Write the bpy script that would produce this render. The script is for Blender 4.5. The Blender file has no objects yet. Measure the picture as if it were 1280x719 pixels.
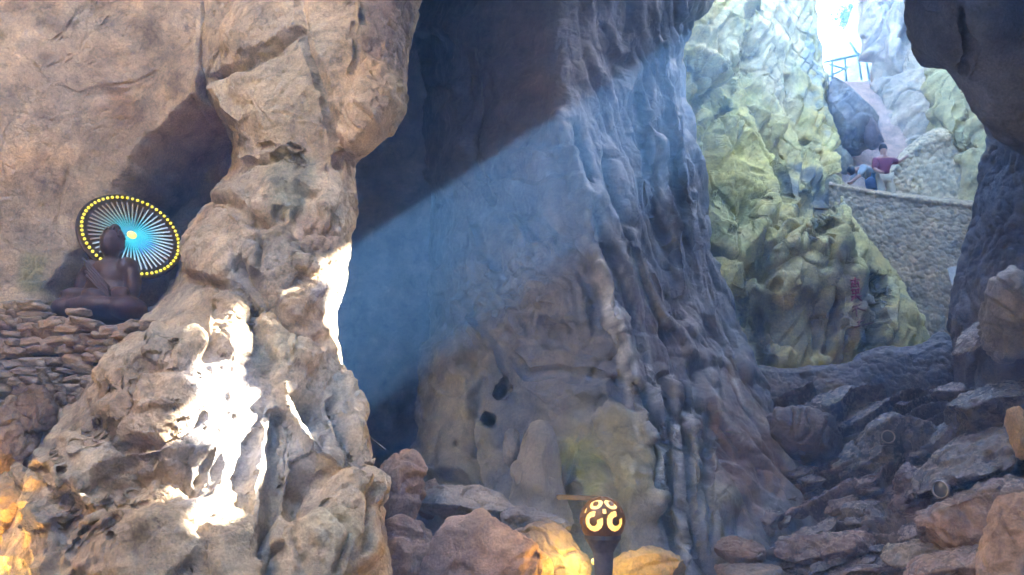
import bpy, bmesh, math, random
import numpy as np
from concurrent.futures import ThreadPoolExecutor
from mathutils import Vector, Matrix

# ------------------------------------------------------------------ camera
scene = bpy.context.scene
COL = scene.collection
F_PX, CX, CY = 1005.0, 640.0, 359.5
PITCH = math.radians(12.0)
CAM = np.array([0.0, 0.0, 1.6])
FWD = np.array([0.0, math.cos(PITCH), math.sin(PITCH)])
UPV = np.array([0.0, -math.sin(PITCH), math.cos(PITCH)])
cam_data = bpy.data.cameras.new('camera')
cam = bpy.data.objects.new('camera', cam_data)
COL.objects.link(cam)
cam.location = CAM
cam.rotation_euler = (math.radians(90) + PITCH, 0, 0)
cam_data.sensor_width = 36.0
cam_data.lens = 36.0 * F_PX / 1280.0
cam_data.clip_start = 0.05
cam_data.clip_end = 2000.0
scene.camera = cam

# ------------------------------------------------------------------ sun, sky, exposure
SUN = np.array([1.0, 0.30, 0.80]); SUN /= np.linalg.norm(SUN)      # towards the sun
world = bpy.data.worlds.new('World'); scene.world = world
world.use_nodes = True
wn = world.node_tree.nodes; wl = world.node_tree.links
wn.clear()
sky = wn.new('ShaderNodeTexSky'); sky.sky_type = 'NISHITA'; sky.sun_disc = False
sky.sun_elevation = math.asin(SUN[2])
sky.sun_rotation = math.atan2(SUN[0], SUN[1])
sky.air_density = 1.1; sky.dust_density = 2.5; sky.ozone_density = 1.5
bg = wn.new('ShaderNodeBackground'); bg.inputs['Strength'].default_value = 0.15
wo = wn.new('ShaderNodeOutputWorld')
wl.new(sky.outputs[0], bg.inputs['Color']); wl.new(bg.outputs[0], wo.inputs['Surface'])
sun_data = bpy.data.lights.new('sun', 'SUN')
sun_data.energy = 5.0; sun_data.angle = math.radians(0.5); sun_data.color = (1.0, 0.96, 0.90)
sun = bpy.data.objects.new('sun', sun_data); COL.objects.link(sun)
sun.rotation_euler = Vector(-SUN).to_track_quat('-Z', 'Y').to_euler()
sun.location = (20, 6, 15)
vs = scene.view_settings
vs.view_transform = 'Standard'; vs.look = 'None'; vs.gamma = 1.0; vs.use_curve_mapping = False
vs.exposure = 5.5
scene.cycles.use_denoising = True
scene.cycles.max_bounces = 8
scene.cycles.diffuse_bounces = 4
scene.cycles.volume_bounces = 0
scene.cycles.use_adaptive_sampling = True
scene.cycles.adaptive_threshold = 0.03
scene.cycles.volume_step_rate = 4.0

# ------------------------------------------------------------------ numeric helpers
f32 = np.float32
def pt(px, py, d):
    r = FWD + np.array([1.0, 0, 0]) * ((px - CX) / F_PX) + UPV * ((CY - py) / F_PX)
    return CAM + r * (d / r[1])
def project(P):
    q = P - CAM
    z = q @ FWD
    z = np.where(z < 0.05, 0.05, z)
    return CX + F_PX * q[..., 0] / z, CY - F_PX * (q @ UPV) / z
_rs = np.random.RandomState(7)
_G = _rs.normal(size=(256, 3)); _G = (_G / np.linalg.norm(_G, axis=1)[:, None]).astype(f32)
_GX, _GY, _GZ = (np.ascontiguousarray(_G[:, k]) for k in range(3))
_PERM = np.concatenate([_rs.permutation(256)] * 3).astype(np.int64)
_POOL = ThreadPoolExecutor(4)
def chunked(fn, P):
    """run a point function over slices of P in a few threads"""
    sh = P.shape[:-1]; Q = np.ascontiguousarray(P.reshape(-1, 3), dtype=f32)
    n = len(Q)
    if n < 6000: return fn(Q).reshape(sh)
    parts = [Q[i:i + 12000] for i in range(0, n, 12000)]
    return np.concatenate(list(_POOL.map(fn, parts))).reshape(sh)
def gnoise(P, seed=0):
    sh = (seed * 37 + (seed >> 3) * 91) & 255
    def fn(Q):
        i = np.floor(Q); fr = Q - i; i = np.ascontiguousarray((i.astype(np.int64) & 255).T).T; fr = np.ascontiguousarray(fr.T).T
        u = fr * fr * fr * (fr * (fr * 6 - 15) + 10)
        out = np.zeros(len(Q), f32)
        fx, fy, fz = fr[:, 0], fr[:, 1], fr[:, 2]
        for dx in (0, 1):
            wx = u[:, 0] if dx else 1 - u[:, 0]
            hx = _PERM.take(((i[:, 0] + dx) & 255) + sh)
            for dy in (0, 1):
                wxy = wx * (u[:, 1] if dy else 1 - u[:, 1])
                hy = _PERM.take(hx + ((i[:, 1] + dy) & 255))
                for dz in (0, 1):
                    h = _PERM.take(hy + ((i[:, 2] + dz) & 255))
                    out += wxy * (u[:, 2] if dz else 1 - u[:, 2]) * (_GX.take(h) * (fx - dx) + _GY.take(h) * (fy - dy) + _GZ.take(h) * (fz - dz))
        return out * f32(1.6)
    return chunked(fn, P)
def fbm(P, octv=4, gain=0.5, seed=0):
    a, s, o = 1.0, 0.0, 0.0
    for k in range(octv):
        o = o + a * gnoise(P * (2.03 ** k) + 17.3 * k, seed + k); s += a; a *= gain
    return o / s
def billow(P, octv=3, gain=0.5, seed=0):
    a, s, o = 1.0, 0.0, 0.0
    for k in range(octv):
        o = o + a * np.abs(gnoise(P * (2.07 ** k) + 11.7 * k, seed + k)); s += a; a *= gain
    return o / s * 2.0 - 0.6
_W = _rs.rand(256, 3).astype(f32)
def worley(P, seed=0):
    """nearest feature distance and an id of the nearest cell"""
    sh = (seed * 53 + 11) & 255
    def fn(Q):
        i = np.floor(Q); fr = Q - i; i = i.astype(np.int32) & 255
        f1 = np.full(len(Q), 9.0, f32); idn = np.zeros(len(Q), f32)
        for dx in (-1, 0, 1):
            hx = _PERM.take(((i[:, 0] + dx) & 255) + sh)
            for dy in (-1, 0, 1):
                hy = _PERM.take(hx + ((i[:, 1] + dy) & 255))
                for dz in (-1, 0, 1):
                    h = _PERM.take(hy + ((i[:, 2] + dz) & 255))
                    o = _W[h]
                    d = (dx + o[:, 0] - fr[:, 0]) ** 2 + (dy + o[:, 1] - fr[:, 1]) ** 2 + (dz + o[:, 2] - fr[:, 2]) ** 2
                    c = d < f1
                    f1 = np.where(c, d, f1); idn = np.where(c, h, idn)
        return np.sqrt(f1) + 10.0 * idn.astype(np.float64)
    sh0 = P.shape[:-1]
    Q = np.ascontiguousarray(P.reshape(-1, 3), dtype=f32)
    r = np.concatenate(list(_POOL.map(fn, [Q[i:i + 12000] for i in range(0, len(Q), 12000)]))).reshape(sh0)
    idn = np.floor(r / 10.0)
    return (r - 10 * idn).astype(f32), None, idn.astype(np.int64)
def warp(P, s, a, seed=50):
    fn = lambda S: np.stack([gnoise(S * s, seed), gnoise(S * s + 5.2, seed + 1), gnoise(S * s + 9.7, seed + 2)], -1)
    return P + a * (coarse(fn, P) if P.ndim == 3 else fn(P))
def sstep(a, b, x):
    t = np.clip((x - a) / (b - a + 1e-9), 0, 1); return t * t * (3 - 2 * t)
def seg_dist(px, py, pts):
    best = np.full(px.shape, 1e12, f32)
    for (x0, y0), (x1, y1) in zip(pts[:-1], pts[1:]):
        dx, dy = f32(x1 - x0), f32(y1 - y0)
        ax = px - f32(x0); ay = py - f32(y0)
        t = np.clip((ax * dx + ay * dy) * f32(1.0 / (dx * dx + dy * dy + 1e-9)), 0, 1)
        best = np.minimum(best, (ax - t * dx) ** 2 + (ay - t * dy) ** 2)
    return np.sqrt(best)
def poly_sd(px, py, pts):
    """signed distance to a polygon, positive inside"""
    d = seg_dist(px, py, pts + [pts[0]])
    ins = np.zeros(px.shape, bool)
    for (x0, y0), (x1, y1) in zip(pts, pts[1:] + [pts[0]]):
        c = ((y0 > py) != (y1 > py)) & (px < (x1 - x0) * (py - y0) / (y1 - y0 + 1e-9) + x0)
        ins ^= c
    return np.where(ins, d, -d)
def crmat(n, t):
    M = np.zeros((len(t), n))
    i = np.clip(np.floor(t).astype(int), 0, n - 2); f = t - i
    w = [(-f + 2 * f ** 2 - f ** 3) / 2, (2 - 5 * f ** 2 + 3 * f ** 3) / 2, (f + 4 * f ** 2 - 3 * f ** 3) / 2, (-f ** 2 + f ** 3) / 2]
    for k in range(4):
        j = np.clip(i + k - 1, 0, n - 1)
        np.add.at(M, (np.arange(len(t)), j), w[k])
    return M
def dense(C, nu, nv, cu=None, cv=None):
    C = np.asarray(C, float)
    du = np.linalg.norm(np.diff(C, axis=1), axis=2).mean(0); dv = np.linalg.norm(np.diff(C, axis=0), axis=2).mean(1)
    if cu is not None: du = du * np.asarray(cu)
    if cv is not None: dv = dv * np.asarray(cv)
    tu = np.interp(np.linspace(0, 1, nu), np.r_[0, np.cumsum(du)] / du.sum(), np.arange(C.shape[1]))
    tv = np.interp(np.linspace(0, 1, nv), np.r_[0, np.cumsum(dv)] / dv.sum(), np.arange(C.shape[0]))
    A = np.tensordot(crmat(C.shape[0], tv), C, (1, 0))
    return np.moveaxis(np.tensordot(A, crmat(C.shape[1], tu), (1, 1)), 2, 1)
def coarse(fn, P, step=3):
    """evaluate a smooth field on every third vertex of a grid and interpolate the rest"""
    nv, nu = P.shape[:2]
    iv = np.unique(np.r_[np.arange(0, nv, step), nv - 1]); iu = np.unique(np.r_[np.arange(0, nu, step), nu - 1])
    S = fn(P[np.ix_(iv, iu)])
    def M(n, idx):
        t = np.interp(np.arange(n), idx, np.arange(len(idx))); i = np.clip(t.astype(int), 0, len(idx) - 2); f = t - i
        m = np.zeros((n, len(idx)), f32); m[np.arange(n), i] = 1 - f; m[np.arange(n), i + 1] += f
        return m
    A = np.tensordot(M(nv, iv), S.astype(f32), (1, 0))
    return np.moveaxis(np.tensordot(A, M(nu, iu), (1, 1)), -1, 1)
def grid_normals(P):
    du = np.gradient(P, axis=1); dv = np.gradient(P, axis=0)
    n = np.cross(dv, du)
    return n / (np.linalg.norm(n, axis=-1, keepdims=True) + 1e-12)
def R(py, *cols):
    return [pt(c[0], c[2] if len(c) > 2 else py, c[1]) for c in cols]

# ------------------------------------------------------------------ object helpers
def tag(o, label=None, cat=None, group=None, kind=None):
    if label: o['label'] = label
    if cat: o['category'] = cat
    if group: o['group'] = group
    if kind: o['kind'] = kind
    return o
def link(name, me, mat=None, parent=None, loc=None):
    o = bpy.data.objects.new(name, me); COL.objects.link(o)
    if mat is not None and me is not None:
        me.materials.clear(); me.materials.append(mat)
    if parent is not None: o.parent = parent
    if loc is not None: o.location = loc
    return o
def empty(name, loc=(0, 0, 0), rz=0.0):
    o = bpy.data.objects.new(name, None); COL.objects.link(o)
    o.location = loc; o.rotation_euler = (0, 0, rz); o.empty_display_size = 0.2
    return o
def np_mesh(name, V, Q, col=None, smooth=True):
    V = np.asarray(V, f32).reshape(-1, 3); Q = np.asarray(Q, np.int32)
    k = Q.shape[1]
    me = bpy.data.meshes.new(name)
    me.vertices.add(len(V)); me.vertices.foreach_set('co', V.ravel())
    me.loops.add(Q.size); me.loops.foreach_set('vertex_index', Q.ravel())
    me.polygons.add(len(Q)); me.polygons.foreach_set('loop_start', np.arange(0, Q.size, k, dtype=np.int32))
    me.polygons.foreach_set('use_smooth', np.full(len(Q), smooth))
    if col is not None:
        a = me.color_attributes.new('Col', 'FLOAT_COLOR', 'POINT')
        c = np.ones((len(V), 4), f32); c[:, :3] = np.asarray(col).reshape(-1, 3)
        a.data.foreach_set('color', c.ravel())
    me.update(calc_edges=True); me.validate()
    return me
def grid_quads(nv, nu, keep=None):
    i = np.arange(nv * nu).reshape(nv, nu)
    q = np.stack([i[:-1, :-1], i[1:, :-1], i[1:, 1:], i[:-1, 1:]], -1)
    if keep is not None: return q[keep]
    return q.reshape(-1, 4)

# ------------------------------------------------------------------ materials
def rock_mat(name, rough=0.85, bump=0.35, bscale=9.0, spec=0.3, var=0.35, wet=0.0, stain=0.68):
    m = bpy.data.materials.new(name); m.use_nodes = True
    n = m.node_tree.nodes; l = m.node_tree.links; n.clear()
    out = n.new('ShaderNodeOutputMaterial'); b = n.new('ShaderNodeBsdfPrincipled'); l.new(b.outputs[0], out.inputs[0])
    at = n.new('ShaderNodeAttribute'); at.attribute_name = 'Col'
    tc = n.new('ShaderNodeTexCoord')
    n1 = n.new('ShaderNodeTexNoise'); n1.inputs['Scale'].default_value = 3.1; n1.inputs['Detail'].default_value = 5; n1.inputs['Roughness'].default_value = 0.62; n1.inputs['Distortion'].default_value = 0.4
    n2 = n.new('ShaderNodeTexNoise'); n2.inputs['Scale'].default_value = bscale; n2.inputs['Detail'].default_value = 7; n2.inputs['Roughness'].default_value = 0.76
    vo = n.new('ShaderNodeTexVoronoi'); vo.feature = 'DISTANCE_TO_EDGE'; vo.inputs['Scale'].default_value = bscale * 0.55
    mp = n.new('ShaderNodeVectorMath'); mp.operation = 'MULTIPLY_ADD'; mp.inputs[1].default_value = (0.22, 0.22, 0.22)
    for k in (n1, n2): l.new(tc.outputs['Object'], k.inputs['Vector'])
    l.new(n2.outputs['Color'], mp.inputs[0]); l.new(tc.outputs['Object'], mp.inputs[2]); l.new(mp.outputs[0], vo.inputs['Vector'])
    mr = n.new('ShaderNodeMapRange'); mr.inputs['From Min'].default_value = 0.3; mr.inputs['From Max'].default_value = 0.7
    mr.inputs['To Min'].default_value = 1 - var; mr.inputs['To Max'].default_value = 1 + var * 0.75
    l.new(n1.outputs['Fac'], mr.inputs['Value'])
    mx = n.new('ShaderNodeVectorMath'); mx.operation = 'SCALE'
    n4 = n.new('ShaderNodeTexNoise'); n4.inputs['Scale'].default_value = 1.5; n4.inputs['Detail'].default_value = 6; n4.inputs['Roughness'].default_value = 0.74; n4.inputs['Distortion'].default_value = 1.2
    l.new(tc.outputs['Object'], n4.inputs['Vector'])
    s4 = n.new('ShaderNodeMapRange'); s4.inputs['From Min'].default_value = 0.52; s4.inputs['From Max'].default_value = 0.64; s4.inputs['To Min'].default_value = 1.0; s4.inputs['To Max'].default_value = stain
    l.new(n4.outputs['Fac'], s4.inputs['Value'])
    s5 = n.new('ShaderNodeMapRange'); s5.inputs['From Min'].default_value = 0.30; s5.inputs['From Max'].default_value = 0.42; s5.inputs['To Min'].default_value = 1.35; s5.inputs['To Max'].default_value = 1.0
    l.new(n4.outputs['Fac'], s5.inputs['Value'])
    vo2 = n.new('ShaderNodeTexVoronoi'); vo2.feature = 'DISTANCE_TO_EDGE'; vo2.inputs['Scale'].default_value = bscale * 0.2
    mp2 = n.new('ShaderNodeVectorMath'); mp2.operation = 'MULTIPLY_ADD'; mp2.inputs[1].default_value = (0.7, 0.7, 0.7)
    l.new(n4.outputs['Color'], mp2.inputs[0]); l.new(tc.outputs['Object'], mp2.inputs[2]); l.new(mp2.outputs[0], vo2.inputs['Vector'])
    s6 = n.new('ShaderNodeMapRange'); s6.inputs['From Max'].default_value = 0.018; s6.inputs['To Min'].default_value = 0.72; s6.inputs['To Max'].default_value = 1.0
    l.new(vo2.outputs['Distance'], s6.inputs['Value'])
    k1 = n.new('ShaderNodeMath'); k1.operation = 'MULTIPLY'; l.new(s4.outputs[0], k1.inputs[0]); l.new(s5.outputs[0], k1.inputs[1])
    k2 = n.new('ShaderNodeMath'); k2.operation = 'MULTIPLY'; l.new(k1.outputs[0], k2.inputs[0]); l.new(s6.outputs[0], k2.inputs[1])
    k3 = n.new('ShaderNodeMath'); k3.operation = 'MULTIPLY'; l.new(k2.outputs[0], k3.inputs[0]); l.new(mr.outputs[0], k3.inputs[1])
    l.new(at.outputs['Color'], mx.inputs[0]); l.new(k3.outputs[0], mx.inputs['Scale'])
    l.new(mx.outputs[0], b.inputs['Base Color'])
    mr2 = n.new('ShaderNodeMapRange'); mr2.inputs['From Min'].default_value = 0.35; mr2.inputs['From Max'].default_value = 0.65
    mr2.inputs['To Min'].default_value = min(1, rough + 0.08); mr2.inputs['To Max'].default_value = rough - 0.12 - wet
    l.new(n2.outputs['Fac'], mr2.inputs['Value']); l.new(mr2.outputs[0], b.inputs['Roughness'])
    b.inputs['Specular IOR Level'].default_value = spec
    cr = n.new('ShaderNodeMapRange'); cr.inputs['From Max'].default_value = 0.05; cr.inputs['To Min'].default_value = -0.16; cr.inputs['To Max'].default_value = 0.0
    l.new(vo.outputs['Distance'], cr.inputs['Value'])
    cr2 = n.new('ShaderNodeMath'); cr2.operation = 'MULTIPLY_ADD'; cr2.inputs[1].default_value = 0.5; l.new(s6.outputs[0], cr2.inputs[0]); l.new(cr.outputs[0], cr2.inputs[2])
    ad = n.new('ShaderNodeMath'); ad.operation = 'ADD'; l.new(n2.outputs['Fac'], ad.inputs[0]); l.new(cr2.outputs[0], ad.inputs[1])
    n3 = n.new('ShaderNodeTexNoise'); n3.inputs['Scale'].default_value = bscale * 6; n3.inputs['Detail'].default_value = 3; n3.inputs['Roughness'].default_value = 0.7
    l.new(tc.outputs['Object'], n3.inputs['Vector'])
    ml = n.new('ShaderNodeMath'); ml.operation = 'MULTIPLY_ADD'; ml.inputs[1].default_value = 0.42
    l.new(n3.outputs['Fac'], ml.inputs[0]); l.new(ad.outputs[0], ml.inputs[2])
    mr3 = n.new('ShaderNodeMapRange'); mr3.inputs['From Min'].default_value = 0.3; mr3.inputs['From Max'].default_value = 0.7; mr3.inputs['To Min'].default_value = 0.76; mr3.inputs['To Max'].default_value = 1.22
    l.new(n3.outputs['Fac'], mr3.inputs['Value'])
    mx2 = n.new('ShaderNodeVectorMath'); mx2.operation = 'SCALE'; l.new(mx.outputs[0], mx2.inputs[0]); l.new(mr3.outputs[0], mx2.inputs['Scale']); l.new(mx2.outputs[0], b.inputs['Base Color'])
    bu = n.new('ShaderNodeBump'); bu.inputs['Strength'].default_value = bump; bu.inputs['Distance'].default_value = 0.12
    l.new(ml.outputs[0], bu.inputs['Height']); l.new(bu.outputs[0], b.inputs['Normal'])
    return m
def plain_mat(name, col, rough=0.6, metal=0.0, var=0.15, scale=20.0, bump=0.1, emit=None, estr=0.0):
    m = bpy.data.materials.new(name); m.use_nodes = True
    n = m.node_tree.nodes; l = m.node_tree.links
    b = n['Principled BSDF']
    b.inputs['Roughness'].default_value = rough; b.inputs['Metallic'].default_value = metal
    tc = n.new('ShaderNodeTexCoord'); ns = n.new('ShaderNodeTexNoise'); ns.inputs['Scale'].default_value = scale; ns.inputs['Detail'].default_value = 6
    l.new(tc.outputs['Object'], ns.inputs['Vector'])
    mr = n.new('ShaderNodeMapRange'); mr.inputs['From Min'].default_value = 0.3; mr.inputs['From Max'].default_value = 0.7
    mr.inputs['To Min'].default_value = 1 - var; mr.inputs['To Max'].default_value = 1 + var
    l.new(ns.outputs['Fac'], mr.inputs['Value'])
    mx = n.new('ShaderNodeVectorMath'); mx.operation = 'SCALE'; mx.inputs[0].default_value = col[:3]
    l.new(mr.outputs[0], mx.inputs['Scale']); l.new(mx.outputs[0], b.inputs['Base Color'])
    bu = n.new('ShaderNodeBump'); bu.inputs['Strength'].default_value = bump; bu.inputs['Distance'].default_value = 0.02
    l.new(ns.outputs['Fac'], bu.inputs['Height']); l.new(bu.outputs[0], b.inputs['Normal'])
    if emit is not None:
        b.inputs['Emission Color'].default_value = (*emit, 1); b.inputs['Emission Strength'].default_value = estr
    return m
M_DRY = rock_mat('dry_limestone', rough=0.9, bump=0.6, bscale=7.0)
M_WET = rock_mat('damp_limestone', rough=0.55, bump=0.55, bscale=8.0, spec=0.6, wet=0.14)
M_SLAB = rock_mat('wet_slab', rough=0.36, bump=0.5, bscale=9.0, spec=0.9, wet=0.16)
M_GORGE = rock_mat('weathered_limestone', rough=0.9, bump=0.6, bscale=5.0, stain=0.74, var=0.25)
M_PEB = rock_mat('pebble_dash', rough=0.9, bump=0.3, bscale=16.0, var=0.25)

# ------------------------------------------------------------------ rock builder
def rock_surface(P, recipe, feats=(), fine=None):
    """push a smooth base surface out along its normals: features, then lumps, then fine relief"""
    N = grid_normals(P)
    view = CAM - P; view /= np.linalg.norm(view, axis=-1, keepdims=True)
    front = sstep(-0.1, 0.25, (N * view).sum(-1))
    px, py = project(P)
    wob = coarse(lambda S: gnoise(S * 2.6, 90) * 9 + gnoise(S * 7.0, 91) * 4, P)
    wob2 = coarse(lambda S: gnoise(S * 2.6 + 40, 92) * 9 + gnoise(S * 7.0 + 40, 93) * 4, P)
    qx, qy = px + wob, py + wob2
    disp = np.zeros(P.shape[:-1], f32)
    push = np.zeros(P.shape[:-1], f32)
    px = px.astype(f32); py = py.astype(f32); qx = qx.astype(f32); qy = qy.astype(f32)
    for ft in feats:
        k = ft[0]
        if k in ('ell', 'dome', 'hole'):
            m = max(ft[3], ft[4]) * 1.1 + 16; bx0, bx1, by0, by1 = ft[1] - m, ft[1] + m, ft[2] - m, ft[2] + m
        else:
            m = ft[2] + 16; ax = [q[0] for q in ft[1]]; ay = [q[1] for q in ft[1]]
            bx0, bx1, by0, by1 = min(ax) - m, max(ax) + m, min(ay) - m, max(ay) + m
        I = np.nonzero((px > bx0) & (px < bx1) & (py > by0) & (py < by1) & (front > 0))
        if len(I[0]) == 0: continue
        lx, ly, wx_, wy_, hx_, hy_, fr = qx[I], qy[I], px[I], py[I], wob[I], wob2[I], front[I]
        if k in ('ell', 'dome', 'hole'):
            _, x, y, rx, ry, rot, amp = ft
            c, s = math.cos(math.radians(rot)), math.sin(math.radians(rot))
            if k == 'hole': lx, ly = wx_ + 0.25 * hx_, wy_ + 0.25 * hy_
            u = ((lx - x) * c + (ly - y) * s) / rx; v = (-(lx - x) * s + (ly - y) * c) / ry
            r2 = u * u + v * v
            if k == 'ell': disp[I] += fr * amp * (1 - sstep(0.0, 1.0, np.sqrt(r2)))
            elif k == 'dome': disp[I] += fr * amp * np.sqrt(np.clip(1 - r2, 0, 1))     # rounded knob with a crease round it
            else: push[I] += fr * amp * (1 - sstep(0.55, 1.05, np.sqrt(r2)))            # sharp-rimmed hole
        elif k == 'line':                                                               # V groove or ridge
            _, pts, w, amp = ft
            md = 0.6 * np.clip(0.65 + 0.06 * (hx_ - hy_), 0.15, 1.2) if w < 3.5 else 1.0
            disp[I] += fr * amp * md * np.clip(1 - seg_dist(wx_ + 0.5 * hx_, wy_ + 0.5 * hy_, pts) / w, 0, 1) ** 1.3
        elif k == 'poly':
            _, pts, soft, amp = ft
            disp[I] += fr * amp * sstep(-soft * 0.3, soft, poly_sd(lx, ly, pts))
        elif k == 'step':                                                               # pushed straight back
            _, pts, soft, amp = ft
            push[I] += fr * amp * sstep(-soft * 0.3, soft, poly_sd(lx, ly, pts))
    P = P + N * disp[..., None]
    P = P + np.array([0, -1.0, 0]) * push[..., None]
    N = grid_normals(P)
    P = P + N * recipe(P, px, py)[..., None]
    if fine is not None:
        N = grid_normals(P)
        P = P + N * fine(P, px, py)[..., None]
    return P, px, py
def paint(P, base, zones=(), streak=0.25, seed=0):
    """stone colours: bedding tints, iron stains, algae with ragged edges, plus painted rim light and sun patch"""
    px, py = project(P)
    c = np.ones(P.shape) * np.asarray(base)
    n = fbm(P * 1.1, 4, 0.55, 200 + seed)
    nn = fbm(P * np.array([3.0, 3.0, 0.8]), 3, 0.5, 210 + seed)
    k = 1 + streak * (n * 1.6 + nn * 0.7)
    c = c * np.clip(k, 0.4, 1.7)[..., None]
    ws = gnoise(P * 1.4, 220 + seed)[..., None]
    c = c * (1 + 0.12 * ws * np.array([1.0, 0.1, -1.0]))
    wx = fbm(P * 1.7, 3, 0.55, 230 + seed) * 60; wy = fbm(P * 1.7 + 31, 3, 0.55, 233 + seed) * 60
    for z_ in zones:
        if z_[0] == 'rim_streak':          # pale streak along a ridge, rim light painted into the colour
            _, pts, w_, col, st = z_
            w = (st * np.clip(1 - seg_dist((px + wx * 0.12).astype(f32), (py + wy * 0.12).astype(f32), pts) / w_, 0, 1) * np.clip(0.55 + 1.3 * nn, 0, 1))[..., None]
            c = c * (1 - w) + np.asarray(col) * w
            continue
        (x, y, rx, ry, col, st) = z_
        r = np.hypot((px + wx - x) / rx, (py + wy - y) / ry)
        w = (st * (1 - sstep(0.45, 1.1, r)))[..., None]
        c = c * (1 - w) + np.asarray(col) * np.clip(k, 0.5, 1.5)[..., None] * w
    return np.clip(c, 0.01, 0.78)
def rock(name, C, nu, nv, recipe, feats=(), fine=None, base=(0.3, 0.26, 0.22), zones=(), mat=None, cu=None, cv=None, streak=0.25, seed=0, keep=None):
    P = dense(C, nu, nv, cu, cv)
    P, px, py = rock_surface(P, recipe, feats, fine)
    col = coarse(lambda S: paint(S, base, zones, streak, seed), P)
    kq = None
    if keep is not None:
        mid = (P[:-1, :-1] + P[1:, 1:]) / 2
        kq = keep(mid)
    return link(name, np_mesh(name, P, grid_quads(nv, nu, kq), col), mat or M_DRY)

# recipes ------------------------------------------------------------
def soft_lime(a=1.0, seed=0, flute=0.3, crack=0.02):
    def f(P, px, py):
        W = warp(P, 0.9, 0.35, seed + 60)
        d = 0.14 * fbm(W * 0.7, 3, 0.5, seed)
        d = d + 0.075 * billow(W * np.array([1.6, 1.6, 1.1]), 3, 0.5, seed + 5)
        if flute: d = d + flute * 0.06 * billow(W * np.array([3.4, 3.4, 0.7]), 2, 0.5, seed + 9)
        if crack:
            n = gnoise(warp(P, 2.2, 0.25, seed + 70) * np.array([1.1, 1.1, 0.8]), seed + 12)
            d = d - crack * np.clip(1 - np.abs(n) / 0.035, 0, 1)
            n2 = gnoise(warp(P, 2.8, 0.22, seed + 74) * np.array([1.7, 1.7, 2.1]) + 7, seed + 13)
            d = d - crack * 0.7 * np.clip(1 - np.abs(n2) / 0.03, 0, 1)
        return a * d
    return f
def fine_lime(a=1.0, seed=0, pits=0.5):
    def f(P, px, py):
        d = 0.022 * billow(warp(P, 3.0, 0.12, seed + 61) * 4.5, 3, 0.55, seed + 20)
        d = d + 0.012 * fbm(P * 13, 3, 0.55, seed + 25)
        if pits:
            f1, f2, _ = worley(warp(P, 2.0, 0.2, seed + 63) * 5.5, seed + 3)
            d = d - pits * 0.03 * np.clip(1 - f1 / 0.42, 0, 1)
        return a * d
    return f

# ================================================================== the cave shell and added light-shaping sheets (mostly outside the frame)
E1 = np.cross(SUN, [0, 0, 1.0]); E1 /= np.linalg.norm(E1); E1 = E1 if E1[1] > 0 else -E1
E2 = np.cross(E1, SUN); E2 = E2 if E2[2] > 0 else -E2
HOLE = [[(6.98, 2.46), (6.86, 2.30), (6.72, 2.06), (6.62, 1.88), (6.62, 1.66), (6.58, 1.40), (6.49, 1.24), (6.30, 1.17), (6.10, 1.10), (5.88, 1.06), (5.84, 1.2), (6.05, 1.28), (6.25, 1.38), (6.27, 1.52), (6.29, 1.72), (6.17, 1.86), (6.36, 1.9), (6.40, 2.03), (6.60, 2.1), (6.74, 2.26), (6.86, 2.47)],
        [(7.12, 2.37), (8.2, 2.535), (8.85, 2.635), (9.0, 2.0), (8.75, 1.6), (8.3, 1.25), (7.75, 0.98), (7.6, 1.3), (7.5, 1.75), (7.34, 2.02)]]
def outside_skylight(mid):
    a, b = mid @ E1 + 0.03 * gnoise(mid * 2.2, 301), mid @ E2 + 0.03 * gnoise(mid * 2.2, 302)
    return np.maximum(poly_sd(a, b, HOLE[0]), poly_sd(a, b, HOLE[1])) < 0
ADDED_SHAFT = [(-6.4, -2.2), (-2.5, -2.8), (-0.8, -2.0), (-0.5, 2.3), (-1.2, 4.0), (-3.4, 4.6), (-6.2, 3.8)]     # unseen opening added above the camera to let daylight in
ADDED_SHAFT2 = [(3.6, 2.2), (5.2, 2.0), (5.3, 4.4), (3.8, 4.4)]  # small unseen roof opening added to light the overhang
def wall_recipe(P, px, py):
    return 0.5 * fbm(P * 0.35, 4, 0.5, 400)
GREY = (0.30, 0.27, 0.235)
def sheet(pts):
    return np.array(pts, float)
# roof of the chamber
xs = [-14, -9, -5, -1, 3, 7.5]; ys = [-6.5, -3, 0, 3.5, 7, 10, 13.5, 17.5]
rock('cave_roof', sheet([[(x, y, 9.6 + 0.16 * (x + 8) + 0.25 * max(0, y - 7) - 0.25 * max(0, 2 - y)) for x in xs] for y in ys]), 170, 170,
     wall_recipe, base=GREY, keep=lambda m: outside_skylight(m) & (poly_sd(m[..., 0] + 0.4 * gnoise(m * 0.6, 305), m[..., 1] + 0.4 * gnoise(m * 0.6, 306), ADDED_SHAFT) < 0) & ~((m[..., 0] > 1.8 + 0.5 * gnoise(m * 0.7, 307)) & (m[..., 1] > 11.4 + 0.5 * gnoise(m * 0.7, 308))) & (poly_sd(m[..., 0] + 0.3 * gnoise(m, 309), m[..., 1] + 0.3 * gnoise(m, 310), ADDED_SHAFT2) < 0))['kind'] = 'structure'
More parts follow.
